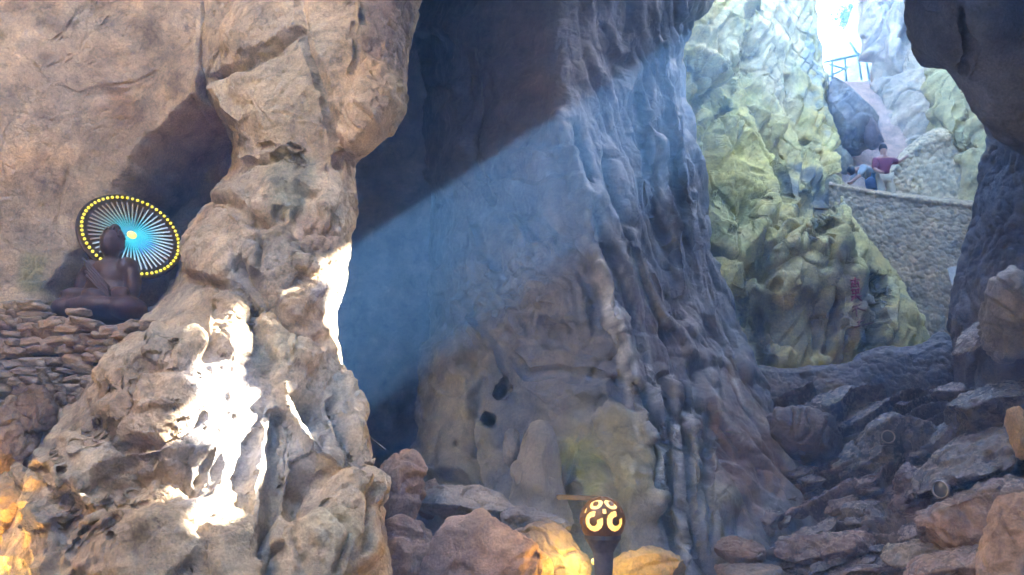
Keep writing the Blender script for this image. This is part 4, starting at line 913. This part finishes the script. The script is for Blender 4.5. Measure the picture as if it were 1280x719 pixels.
while True:
    h = rs.uniform(0.06, 0.10); s = rs.uniform(-0.15, 0.0); any_ = False
    while s < WL:
        w = rs.choice([rs.uniform(0.08, 0.14), rs.uniform(0.14, 0.26)]); hh_ = h * rs.uniform(0.8, 1.5); zz = zc + h / 2 + 0.03 * math.sin(3.1 * s + row) + rs.uniform(-.012, .012)
        if zz + hh_ * 0.3 < ztop(s + w / 2) + rs.uniform(-0.05, 0.05):
            any_ = True
            o = bpy.data.objects.new('stone', variants[rs.randint(10)]); COL.objects.link(o); o.parent = sw
            p = A0 * [1, 1, 0] + ux * (s + w / 2) + np.array([0, 0, zz]) + un * rs.uniform(-0.03, 0.05)
            o.location = Vector(p) - sw.location
            o.scale = (w / 2 * rs.uniform(.95, 1.15), 0.11, hh_ / 2)
            o.rotation_euler = (rs.uniform(-.2, .2), rs.uniform(-0.22, 0.22), math.atan2(ux[1], ux[0]) + rs.uniform(-0.25, 0.25))
        s += w * 0.94
    zc += h * 0.95; row += 1
    if not any_ or row > 26: break

# ------------------------------------------------------------------ seated statue and its light halo
sb = pt(130, 404, 7.95)
st = empty('buddha_statue', sb, math.radians(-6)); st.scale = (.86, .95, 1.0); tag(st, 'dark bronze seated Buddha statue in the niche, in front of the glowing halo', 'statue')
sbody = fused('body', [((0, 0, .12), (.50, .34, .13)), ((-.34, -.10, .13), (.20, .24, .12)), ((.34, -.10, .13), (.20, .24, .12)), ((0, -.22, .14), (.34, .16, .10)),
               ((0, .04, .30), (.30, .22, .24)), ((0, .03, .48), (.27, .19, .20)), ((-.20, .02, .56), (.13, .14, .12)), ((.20, .02, .56), (.13, .14, .12)),
               ((-.31, 0, .42), (.085, .10, .19), ('Y', 14)), ((.31, 0, .42), (.085, .10, .19), ('Y', -14)), ((-.26, -.15, .27), (.17, .075, .07), ('Z', 28)), ((.26, -.15, .27), (.17, .075, .07), ('Z', -28)),
               ((0, -.25, .26), (.13, .075, .05)), ((0, 0, .68), (.075, .075, .09)),
               ((0, -.01, .83), (.125, .14, .155)), ((0, -.05, .775), (.10, .105, .085)), ((0, -.145, .82), (.02, .028, .04)), ((0, -.13, .765), (.04, .03, .016)),
               ((-.05, -.115, .855), (.032, .03, .014)), ((.05, -.115, .855), (.032, .03, .014)),
               ((-.135, 0, .81), (.018, .035, .085)), ((.135, 0, .81), (.018, .035, .085)), ((0, .02, .985), (.06, .065, .055))], MAT['statue'], 0.016, 3, st)
hv = []; hq = []
D6, Q6 = ball_grid(4)
for i in range(7):
    ph = math.radians(22 + i * 11)
    nn_ = max(3, int(20 * math.cos(ph)))
    for k in range(nn_):
        th = 2 * math.pi * (k + 0.5 * (i % 2)) / nn_
        if i < 3 and math.sin(th) < -0.45: continue
        c = np.array([.128 * math.cos(ph) * math.cos(th), -.01 + .143 * math.cos(ph) * math.sin(th), .83 + .158 * math.sin(ph)])
        hq.append(Q6 + len(hv) * len(D6)); hv.append(D6 * 0.017 + c)
o = link('hair_curls', np_mesh('hair_curls', np.concatenate(hv), np.concatenate(hq)), MAT['statue'], sbody)
for sx in range(5):   # folds of the robe across the chest
    a = np.linspace(0, 1, 9)
    pts_ = [(-.22 + .36 * t + .02 * sx, -.17 - .035 * math.sin(math.pi * t) - .006 * sx, .58 - .30 * t ** 1.2 - .045 * sx + .05) for t in a]
    tube_obj('robe_fold', pts_, .014, MAT['statue'], sbody, 6)
hc = pt(164, 295, 8.25); mp_ = MPX(8.25) * 1.02
vdir = CAM - hc; vdir /= np.linalg.norm(vdir)
cr_ = np.cross(-vdir, [0, 0, 1]); cr_ /= np.linalg.norm(cr_); cu_ = np.cross(cr_, -vdir)
nrm = 0.76 * vdir + 0.65 * (0.40 * cr_ + 0.915 * cu_)
HR = 60.0 * mp_
ha = empty('halo_light', hc); ha.rotation_mode = 'QUATERNION'; ha.rotation_quaternion = face_matrix(nrm).to_quaternion()
tag(ha, 'round halo of yellow bulbs and cyan light rays behind the statue head', 'halo light')
V, Q = lathe([(0.0, -0.03), (HR * 1.03, -0.03), (HR * 1.05, -0.02), (HR * 1.05, 0.0), (HR * 1.02, 0.012), (HR * 0.90, 0.004), (0.0, 0.0)], 64)
poly_obj('backing_disc', V, Q, MAT['disc'], ha, smooth=False)
bq = np_mesh('bulb', BALL[8][0] * np.array([HR * 0.031, HR * 0.031, HR * 0.03]), BALL[8][1]); bq.materials.append(MAT['yellow'])
for k in range(58):
    a = 2 * math.pi * k / 58
    o = link('bulb', bq, None, ha, (HR * 0.955 * math.cos(a), HR * 0.955 * math.sin(a), 0.022))
def ray_mat(name, stops, k):
    m = bpy.data.materials.new(name); m.use_nodes = True; n = m.node_tree.nodes; l = m.node_tree.links
    b = n['Principled BSDF']; b.inputs['Base Color'].default_value = (0.1, 0.1, 0.1, 1)
    tc = n.new('ShaderNodeTexCoord'); sx = n.new('ShaderNodeSeparateXYZ'); cr = n.new('ShaderNodeValToRGB')
    l.new(tc.outputs['Generated'], sx.inputs[0]); l.new(sx.outputs['X'], cr.inputs[0]); l.new(cr.outputs[0], b.inputs['Emission Color'])
    e = cr.color_ramp.elements
    e[0].position, e[0].color = stops[0][0], (*stops[0][1], 1); e[1].position, e[1].color = stops[-1][0], (*stops[-1][1], 1)
    for p_, c_ in stops[1:-1]:
        q_ = e.new(p_); q_.color = (*c_, 1)
    b.inputs['Emission Strength'].default_value = k
    return m
rm = [ray_mat('led_ray_cyan', [(0, (0.0, 0.8, 0.9)), (.35, (0.05, 0.7, 1.0)), (.7, (0.55, 0.85, 1.0)), (1, (0.5, 0.6, 0.7))], 0.024),
      ray_mat('led_ray_blue', [(0, (0.0, 0.7, 1.0)), (.4, (0.05, 0.35, 1.0)), (.75, (0.6, 0.8, 1.0)), (1, (0.6, 0.6, 0.6))], 0.024),
      ray_mat('led_ray_amber', [(0, (0.0, 0.6, 0.9)), (.35, (0.05, 0.65, 0.8)), (.6, (0.35, 0.55, 0.5)), (1, (0.45, 0.25, 0.10))], 0.016)]
rmesh = []
for k in range(3):
    bm = bmesh.new(); add_box(bm, (HR * 0.47, 0, 0), (HR * 0.37, HR * 0.011, 0.006)); me = bpy.data.meshes.new('light_ray'); bm.to_mesh(me); bm.free(); me.materials.append(rm[k]); rmesh.append(me)
for k in range(48):
    a = 2 * math.pi * (k + .5) / 48; deg = math.degrees(a)
    kk = 2 if 70 < deg < 200 else (1 if 290 < deg < 350 and k % 2 else 0)
    o = link('light_ray', rmesh[kk], None, ha, (0, 0, 0.014)); o.rotation_euler = (0, 0, a)
V, Q = lathe([(0.0, .05), (HR * .06, .045), (HR * .10, .02), (HR * .10, 0.0)], 24)
poly_obj('hub', V, Q, MAT['hub'], ha)

# ------------------------------------------------------------------ globe lantern
def lantern(px, py, d, r_px, label, drop=0.9, power=None):
    c = pt(px, py, d); r = r_px * MPX(d)
    L = empty('globe_lantern', (c[0], c[1], c[2] - drop)); tag(L, label, 'lantern', 'globe lanterns')
    V, Q = [], []
    nu, nv = 144, 84
    hole = np.zeros((nv, nu), bool)
    for i in range(nv):
        la = -90 + 180 * (i + .5) / nv
        for j in range(nu):
            lo = 360 * (j + .5) / nu
            u = ((lo + 30) % 60) - 30
            for c0, r1, r0, gap in ((0, 25, 11, 1), (47, 18, 7, 0), (74, 8, 0, 0)):
                uu = u * math.cos(math.radians(la)) if c0 < 60 else u * 0.5
                q = math.hypot(uu, la - c0)
                an = math.degrees(math.atan2(la - c0, uu))
                if r0 < q < r1 and not (gap == 1 and (20 < an < 75)) and not (c0 == 42 and abs(uu) < 2.2): hole[i, j] = True
            if abs(abs(u) - 30) < 5 and abs(la - 26) < 6: hole[i, j] = True
    for s_, rr in ((0, r), (1, r * 0.95)):
        for i in range(nv + 1):
            la = math.radians(-90 + 180 * i / nv)
            for j in range(nu):
                lo = math.radians(360 * j / nu + 0); V.append((rr * math.cos(la) * math.cos(lo), rr * math.cos(la) * math.sin(lo), rr * math.sin(la)))
    N0 = (nv + 1) * nu
    vid = lambda s_, i, j: s_ * N0 + i * nu + j % nu
    for i in range(nv):
        for j in range(nu):
            if hole[i, j]: continue
            Q.append([vid(0, i, j), vid(0, i, j + 1), vid(0, i + 1, j + 1), vid(0, i + 1, j)]); Q.append([vid(1, i, j), vid(1, i + 1, j), vid(1, i + 1, j + 1), vid(1, i, j + 1)])
            for (di, dj, e) in ((-1, 0, ((i, j), (i, j + 1))), (1, 0, ((i + 1, j), (i + 1, j + 1))), (0, -1, ((i, j), (i + 1, j))), (0, 1, ((i, j + 1), (i + 1, j + 1)))):
                ii, jj = i + di, (j + dj) % nu
                if 0 <= ii < nv and hole[ii, jj]: Q.append([vid(0, *e[0]), vid(0, *e[1]), vid(1, *e[1]), vid(1, *e[0])])
    sh = poly_obj('openwork_globe', V, Q, MAT['bronze'], L, (0, 0, drop), smooth=False)
    link('light_bulb', np_mesh('light_bulb', BALL[14][0] * r * 0.86, BALL[14][1]), MAT['glow'], sh)
    V, Q = lathe([(r * .62, -drop - .3), (r * .40, -drop * .6), (r * .38, -r * 2.3), (r * .44, -r * 1.35), (r * .66, -r * .95), (r * .80, -r * .78), (r * .80, -r * .62), (0, -r * .62)], 28)
    poly_obj('pedestal', [(v[0], v[1], v[2] + drop) for v in V], Q, MAT['concrete'], L, smooth=False)
    if power:
        link('foot_lamp', np_mesh('foot_lamp', BALL[8][0] * 0.03, BALL[8][1]), MAT['glow'], L, (-0.04, 0.30, drop - 0.36))
        l2 = bpy.data.lights.new('foot_light', 'POINT'); l2.energy = power * 0.22; l2.color = (1.0, 0.58, 0.10); l2.shadow_soft_size = 0.04
        o2 = bpy.data.objects.new('foot_light', l2); COL.objects.link(o2); o2.parent = L; o2.location = (-0.04, 0.30, drop - 0.36)
        ld = bpy.data.lights.new('lantern_light', 'POINT'); ld.energy = power; ld.color = (1.0, 0.60, 0.16); ld.shadow_soft_size = r * 1.02
        lo_ = bpy.data.objects.new('lantern_light', ld); COL.objects.link(lo_); lo_.parent = L; lo_.location = (0, 0, drop)
    return L
lantern(753, 650, 6.85, 27, 'lit globe lantern with curled cut-outs on a dark tapered pedestal, bottom centre', 0.9, 16.0)
lantern(-62, 735, 5.6, 34, 'lit globe lantern just beyond the lower left edge, behind the scalloped rock', 0.5, 36.0)
bm = bmesh.new(); add_box(bm, (0, 0, 0), (0.20, 0.05, 0.022), Matrix.Rotation(math.radians(2), 3, 'Y'), 0.006)
tag(bm_obj('shelf_slab', bm, MAT['iron'], loc=pt(722, 622, 7.9)), 'thin dark ledge behind the globe lantern on its left', 'shelf')

# ------------------------------------------------------------------ round floodlights on the rubble
def floodlight(px, py, d, r_px, label, yaw=0.0):
    c = pt(px, py, d); r = r_px * MPX(d)
    L = empty('floodlight', c); L.rotation_mode = 'QUATERNION'
    n_ = Vector(CAM - c).normalized(); n_.rotate(Matrix.Rotation(yaw, 3, 'Z')); L.rotation_quaternion = face_matrix(n_).to_quaternion()
    tag(L, label, 'floodlight', 'round floodlights in the rubble')
    V, Q = lathe([(0, -r * 1.3), (r * .6, -r * 1.25), (r * .9, -r * .6), (r * .95, 0), (r * .9, 0.0)], 28); hg = poly_obj('housing', V, Q, MAT['iron'], L)
    V, Q = lathe([(r * .88, 0.0), (r * .9, .02), (r * 1.0, .024), (r * 1.06, .012), (r * 1.0, -.012)], 32); poly_obj('rim', V, Q, MAT['rim'], hg)
    V, Q = lathe([(0, .012), (r * .5, .01), (r * .9, .002)], 28); poly_obj('lens', V, Q, MAT['glass'], hg)
    tube_obj('bracket', [(-r * 1.05, 0, -r * .4), (-r * 1.1, -r * 1.2, -r * .4), (r * 1.1, -r * 1.2, -r * .4), (r * 1.05, 0, -r * .4)], r * .08, MAT['iron'], L, 6)
floodlight(1110, 546, 10.05, 7.5, 'small round unlit floodlight with pale rim on the dark blocky boulder', 0.2)
floodlight(1176, 612, 8.75, 10, 'larger round unlit floodlight with thin pale rim above the ochre rock', -0.5)

# ------------------------------------------------------------------ white board, inscription
bm = bmesh.new(); h_ = 16 * MPX(15.3)
b0 = [pt(1185, 335, 15.45), pt(1210, 329, 15.3), pt(1210, 352, 15.25), pt(1193, 364, 15.35)]
ctr = sum(b0) / 4
fr_ = [bm.verts.new(Vector(p - ctr)) for p in b0]; bk = [bm.verts.new(Vector(p - ctr + np.array([0.01, .05, 0.0]))) for p in b0]
bm.faces.new(fr_); bm.faces.new(bk[::-1])
for k in range(4): bm.faces.new((fr_[k], bk[k], bk[(k + 1) % 4], fr_[(k + 1) % 4]))
tag(bm_obj('white_board', bm, MAT['white'], loc=ctr), 'blank white board tilted against the pebble-faced retaining wall', 'board')
gm = bpy.data.objects['gorge_wall'].data
gv = np.empty(len(gm.vertices) * 3, f32); gm.vertices.foreach_get('co', gv); gv = gv.reshape(-1, 3)
gpx, gpy = project(gv)
near_ = (gpx > 1030) & (gpx < 1110) & (gpy > 320) & (gpy < 430)
gv, gpx, gpy = gv[near_], gpx[near_], gpy[near_]
def on_rock(x, y):
    i = np.argsort((gpx - x) ** 2 + (gpy - y) ** 2)[:12]
    d = gv[i, 1].min()
    return pt(x, y, d - 0.02)
ins = empty('painted_inscription', on_rock(1070, 412)); tag(ins, 'column of red brushed characters painted on the mossy gorge rock', 'inscription')
chars = [  # strokes in photo pixels, centre column
    ('paint', [[(1063, 351), (1075, 349)], [(1069, 347), (1069, 357)], [(1064, 355), (1074, 354)], [(1066, 352), (1064, 360)], [(1072, 352), (1074, 359)], [(1066, 358), (1072, 358)]]),
    ('paint', [[(1064, 363), (1076, 361)], [(1066, 361), (1066, 367)], [(1073, 360), (1073, 367)], [(1065, 367), (1076, 366)], [(1070, 362), (1070, 374)], [(1064, 371), (1077, 370)], [(1069, 370), (1064, 376)], [(1071, 370), (1077, 376)]]),
    ('paint2', [[(1066, 384), (1077, 380)], [(1072, 382), (1065, 390)], [(1070, 384), (1071, 396)], [(1071, 385), (1083, 389)]]),
    ('paint2', [[(1072, 403), (1081, 400)], [(1074, 402), (1073, 407)], [(1068, 409), (1092, 403)]])]
for mname, strokes in chars:
    V, Q = [], []
    for stq in strokes:
        (x0, y0), (x1, y1) = stq
        pts_ = [on_rock(x0 + (x1 - x0) * t, y0 + (y1 - y0) * t) for t in np.linspace(0, 1, 5)]
        v, q = tube(np.array(pts_) - np.array(ins.location), [0.018, 0.017, 0.015, 0.014, 0.008], 6); Q += [[i + len(V) for i in f] for f in q]; V += v
    poly_obj('character', V, Q, MAT[mname], ins)

# ------------------------------------------------------------------ the two visitors on the stair
def skinned(name, joints, edges, mat, parent, sub=2):
    me = bpy.data.meshes.new(name + '_raw'); me.from_pydata([j[0] for j in joints], edges, [])
    o = bpy.data.objects.new(name + '_raw', me); COL.objects.link(o)
    o.modifiers.new('k', 'SKIN')
    if not me.skin_vertices: me.skin_vertices.new()
    for k, j in enumerate(joints):
        r = j[1]; me.skin_vertices[0].data[k].radius = (r, r) if np.isscalar(r) else r
        me.skin_vertices[0].data[k].use_root = (k == 0)
    s2 = o.modifiers.new('s', 'SUBSURF'); s2.levels = sub; s2.render_levels = sub
    dg = bpy.context.evaluated_depsgraph_get(); dg.update()
    out = bpy.data.meshes.new_from_object(o.evaluated_get(dg)); out.name = name
    bpy.data.objects.remove(o)
    out.polygons.foreach_set('use_smooth', [True] * len(out.polygons))
    return link(name, out, mat, parent)
def person(base, label, J, edges, shirt, trousers, shirt_mat, trouser_mat, hair_at, extra=None, yaw=0.0):
    P0 = empty('person', base, yaw); tag(P0, label, 'person', 'visitors on the stair')
    bd = skinned('body', J, edges, MAT['skin'], P0)
    for nm, (ks, grow, m) in (('shirt', (shirt, 0.022, shirt_mat)), ('trousers', (trousers, 0.024, trouser_mat))):
        mp = {k: i for i, k in enumerate(ks)}
        skinned(nm, [(J[k][0], tuple(np.array(J[k][1]) + grow) if not np.isscalar(J[k][1]) else J[k][1] + grow) for k in ks], [(mp[a], mp[b]) for a, b in edges if a in mp and b in mp], m, P0)
    link('hair', np_mesh('hair', BALL[14][0] * np.array([.088, .105, .115]), BALL[14][1]), MAT['hair'], bd, hair_at)
    return P0
# joints: 0 pelvis 1 waist 2 chest 3 neck 4 head_low 5 head_top 6/7 shoulders 8/9 elbows 10/11 wrists 12/13 hands 14/15 hips 16/17 knees 18/19 ankles 20/21 toes
ED = [(0, 1), (1, 2), (2, 3), (3, 4), (4, 5), (2, 6), (2, 7), (6, 8), (7, 9), (8, 10), (9, 11), (10, 12), (11, 13), (0, 14), (0, 15), (14, 16), (15, 17), (16, 18), (17, 19), (18, 20), (19, 21)]
RD = [(.14, .11), (.13, .10), (.15, .11), .055, .075, .085, .07, .07, .045, .045, .033, .033, .04, .04, .09, .09, .065, .065, .04, .04, .04, .04]
def fig(c): return [(p, r) for p, r in zip(c, RD)]
bent = fig([(.10, 0, .90), (.0, 0, 1.02), (-.20, -.02, 1.12), (-.34, -.03, 1.10), (-.42, -.04, 1.07), (-.53, -.05, 1.00), (-.22, -.18, 1.10), (-.22, .16, 1.10),
            (-.36, -.22, .88), (-.38, .18, .86), (-.54, -.20, .76), (-.56, .14, .72), (-.62, -.19, .72), (-.64, .12, .68), (.10, -.10, .86), (.10, .10, .86),
            (.0, -.12, .48), (.12, .12, .47), (.06, -.12, .08), (.20, .12, .08), (-.08, -.12, .04), (.06, .12, .04)])
lean = fig([(0, 0, .88), (.01, 0, 1.02), (.03, -.02, 1.24), (.04, -.03, 1.38), (.04, -.04, 1.46), (.05, -.05, 1.60), (-.15, -.02, 1.27), (.20, -.02, 1.27),
            (-.22, -.10, 1.03), (.36, -.05, 1.22), (-.16, -.26, .90), (.52, -.08, 1.34), (-.14, -.33, .88), (.58, -.09, 1.38), (-.10, 0, .84), (.10, 0, .84),
            (-.10, -.06, .46), (.12, -.10, .48), (-.10, .02, .08), (.12, .0, .08), (-.10, -.12, .04), (.12, -.14, .04)])
FEET_Z = pt(1108, 180, 17.2)[2] - 1.68
b1 = pt(1090, 240, 17.35); b2 = pt(1106, 240, 17.2)
ky = lambda p: (p[0], p[1], FEET_Z)
pe = person(ky(b1), 'person in pale blue-grey shirt and jeans bending forward on the stair', bent, ED, [0, 1, 2, 6, 7, 8, 9], [0, 14, 15, 16, 17, 18, 19], MAT['grey_shirt'], MAT['denim'], (-.45, -.045, 1.08))
bag = fused('shoulder_bag', [((-.10, -.20, .72), (.13, .07, .15)), ((-.10, -.20, .62), (.12, .07, .08))], MAT['strap'], 0.015, 3)
bag.location = ky(b1); tag(bag, 'dark blue shoulder bag hanging beside the bending person', 'bag')
tb = tube_obj('strap', [(-.18, -.15, .82), (-.20, -.20, 1.0), (-.12, -.12, 1.20), (0, .05, 1.16)], .014, MAT['beige'], bag, 6)
person(ky(b2), 'person in maroon top and beige trousers leaning on the sloping stair wall', lean, ED, [0, 1, 2, 6, 7, 8, 9], [0, 14, 15, 16, 17, 18, 19], MAT['maroon'], MAT['beige'], (.05, -.015, 1.57))
# landing the visitors stand on
zg = pt(1095, 103, 24)[2]
C = [[(4.5, 16.75, FEET_Z), (7, 16.75, FEET_Z), (9.5, 16.5, FEET_Z - .2)], [(4.5, 17.6, FEET_Z), (7, 17.6, FEET_Z), (9.5, 17.6, FEET_Z)], [(5.5, 18.6, FEET_Z + .3), (7.5, 18.6, FEET_Z + .3), (9.5, 18.6, FEET_Z + .3)],
     [(6.0, 21, (FEET_Z + zg) / 2 - .2), (8.5, 21, (FEET_Z + zg) / 2), (11.5, 21, (FEET_Z + zg) / 2)], [(6.0, 24, zg - .3), (9.5, 24, zg), (12.5, 24, zg)], [(6.0, 30, zg - .2), (11, 30, zg), (16, 30, zg)]]
rock('path', C, 60, 120, lambda P, px, py: 0.05 * fbm(P * 1.5, 3, 0.5, 700), base=(0.56, 0.43, 0.35), mat=M_DRY)['kind'] = 'structure'
boulder(1058, 150, 36, 62, 19.8, 'upright grey rock under the sky gap', (0.36, 0.35, 0.33), 31, -8, 0.9)
boulder(1090, 168, 14, 26, 19.3, 'small mauve-grey rock left of the pink lit path', (0.30, 0.25, 0.26), 32, -6, 0.9, n=14)
boulder(1052, 200, 15, 22, 18.2, 'pale slanting stone beside the bending person', (0.44, 0.42, 0.33), 33, -20, 0.9, n=14)

# ------------------------------------------------------------------ railing and tree outside the gap
rl = empty('railing', pt(1062, 98, 25)); tag(rl, 'teal metal railing against the white sky in the gap', 'railing')
org = np.array(rl.location)
for a_, b_, r_ in (((1030, 78), (1082, 67), .045), ((1034, 80), (1056, 86), .03), ((1032, 98), (1060, 84), .03)):
    tube_obj('rail', [pt(*a_, 25) - org, pt(*b_, 25) - org], r_, MAT['rail'], rl, 8)
for a_, b_ in (((1072, 66), (1077, 100)), ((1081, 66), (1087, 100)), ((1062, 53), (1073, 70)), ((1040, 74), (1040, 102)), ((1056, 72), (1058, 102))):
    tube_obj('post', [pt(*a_, 25) - org, pt(*b_, 25) - org], .04, MAT['rail'], rl, 8)
def leaf_cloud(center, rad, n, size, seed):
    r = np.random.RandomState(seed)
    c = r.normal(size=(n, 3)); c = c / np.linalg.norm(c, axis=1, keepdims=True) * (r.rand(n, 1) ** 0.45)
    lump = 0.75 + 0.5 * gnoise(c * 2.2 + seed, seed)
    c = c * lump[:, None] * np.asarray(rad) + np.asarray(center)
    a = r.normal(size=(n, 3)); a /= np.linalg.norm(a, axis=1, keepdims=True); b = np.cross(a, r.normal(size=(n, 3))); b /= np.linalg.norm(b, axis=1, keepdims=True)
    s_ = size * r.uniform(.6, 1.3, (n, 1))
    V = np.stack([c - a * s_, c + b * s_ * .42, c + a * s_, c - b * s_ * .42], 1).reshape(-1, 3)
    return V, np.arange(n * 4).reshape(-1, 4)
tr = empty('tree', pt(1046, 118, 31)); tag(tr, 'sunlit green tree crown seen through the sky gap', 'tree')
o3 = np.array(tr.location)
V, Q = leaf_cloud(pt(1062, 18, 31) - o3, (.9, .8, .8), 520, .13, 3)
link('crown', np_mesh('crown', V, Q, smooth=False), MAT['leaf'], tr)
tube_obj('trunk', [np.zeros(3), (.05, 0, 1.4), (.3, .1, 2.2), pt(1062, 18, 31) - o3], [.07, .06, .05, .03], MAT['bark'], tr)
def plant(px, py, d, r_px, label, seed):
    c = pt(px, py, d); e_ = empty('fern', c); tag(e_, label, 'plant', 'small plants on the pillar')
    r = np.random.RandomState(seed); V, Q = [], []
    for k in range(14):
        a = r.uniform(0, 6.28); L_ = r_px * MPX(d) * r.uniform(.6, 1.2); dx, dy = math.cos(a), -abs(math.sin(a))
        for t in np.linspace(.2, 1, 6):
            p = np.array([dx * L_ * t, dy * L_ * t * .6 - .05, L_ * (.6 * t - .9 * t * t)])
            for s_ in (-1, 1):
                q = p + np.array([-dy * s_, dx * s_, .2]) * L_ * .22 * (1.1 - t); m_ = (p + q) / 2 + np.array([dx, dy, 0]) * L_ * .06
                V += [p, m_, q, (p + q) / 2 - np.array([dx, dy, 0]) * L_ * .03]; i = len(V) - 4; Q.append([i, i + 1, i + 2, i + 3])
    poly_obj('fronds', V, Q, MAT['leaf'], e_, smooth=False)
plant(907, 542, 10.35, 16, 'small green fern growing on the right flank of the pillar', 1)
plant(899, 515, 10.4, 11, 'tiny green fern just above the larger one on the pillar flank', 2)
tag(tube_obj('cable', [pt(440, 528, 7.6), pt(455, 540, 8.1), pt(470, 553, 8.4), pt(482, 562, 8.3)], .008, MAT['cable']), 'thin grey cable running down to the upright pinkish boulder', 'cable')

# ------------------------------------------------------------------ hooded stalagmite at the pillar foot
sg = empty('stalagmite', pt(668, 655, 9.1)); tag(sg, 'grey bell-shaped stalagmite at the pillar foot left of the lantern', 'stalagmite')
so = np.array(sg.location); k_ = MPX(9.1)
na, nh = 110, 100
th = np.linspace(0, 2 * math.pi, na); hh = np.linspace(0, 1, nh)
T_, H_ = np.meshgrid(th, hh)
rad = (42 - 22 * H_ ** .7) * k_ * np.sqrt(np.clip(1 - (np.clip(H_ - .72, 0, 1) / .2801) ** 2.2, 0, 1)) * (1 + .07 * np.cos(5 * T_ + 3 * H_) * (1 - H_))
Vb = np.stack([rad * np.cos(T_) + (2 + 5 * H_) * k_, .8 * rad * np.sin(T_), H_ * 122 * k_], -1)
Vb = Vb + grid_normals(Vb) * -1 * (.05 * fbm(Vb * 2.4, 3, .5, 71) + .028 * billow(warp(Vb, 2, .2, 72) * np.array([4, 4, 1.6]), 3, .55, 73))[..., None]
link('bell', np_mesh('bell', Vb, grid_quads(nh, na), paint(Vb + so, (0.15, 0.145, 0.14), (), .3, 9)), M_WET, sg)
rs2 = np.random.RandomState(3)
for k, (x_, z_, w_, h_) in enumerate(((-20, 58, 9, 16), (16, 30, 13, 30), (-20, 10, 15, 12))):   # drip lumps grown onto it
    V = BALL[14][0] * np.array([w_, w_, h_]) * k_; V = V + .03 * gnoise(V * 8 + k, 5)[:, None] * BALL[14][0]
    link('drip_lump', np_mesh('drip_lump', V, BALL[14][1], paint(V + so, (0.155, 0.15, 0.145), (), .3, 10 + k)), M_WET, sg, (x_ * k_, -.10, z_ * k_))
boulder(640, 560, 12, 24, 9.3, 'small knobbly lump on the left side of the stalagmite', (0.18, 0.17, 0.16), 41, 0, 0.9, n=14, angular=.3)
# dim rocks at the lower left
boulder(8, 545, 34, 55, 6.9, 'brown rock under the left end of the rubble parapet', (0.34, 0.22, 0.13), 42, 6, 0.9)
boulder(46, 515, 22, 34, 6.95, 'dark brown stone between parapet and scalloped rock', (0.24, 0.16, 0.10), 43, -8, 0.9)
boulder(10, 640, 36, 55, 6.3, 'tan rock in warm lamplight at the lower left edge', (0.42, 0.29, 0.16), 44, 12, 0.9)

# ------------------------------------------------------------------ haze of incense smoke
hz = bpy.data.materials.new('smoky_air'); hz.use_nodes = True
hn = hz.node_tree.nodes; hn.clear()
ho = hn.new('ShaderNodeOutputMaterial'); pv = hn.new('ShaderNodeVolumePrincipled')
pv.inputs['Color'].default_value = (0.19, 0.47, 1.0, 1); pv.inputs['Density'].default_value = 0.022; pv.inputs['Anisotropy'].default_value = -0.25
hz.node_tree.links.new(pv.outputs[0], ho.inputs['Volume'])
me = bpy.data.meshes.new('haze'); bm = bmesh.new(); bmesh.ops.create_cube(bm, size=1.0)
bmesh.ops.scale(bm, vec=(90, 90, 23.4), verts=bm.verts); bmesh.ops.translate(bm, vec=(0, 6, 10.2), verts=bm.verts); bm.to_mesh(me); bm.free()
tag(link('haze', me, hz), 'thin blue smoke haze hanging in the cave air', 'haze', kind='stuff')
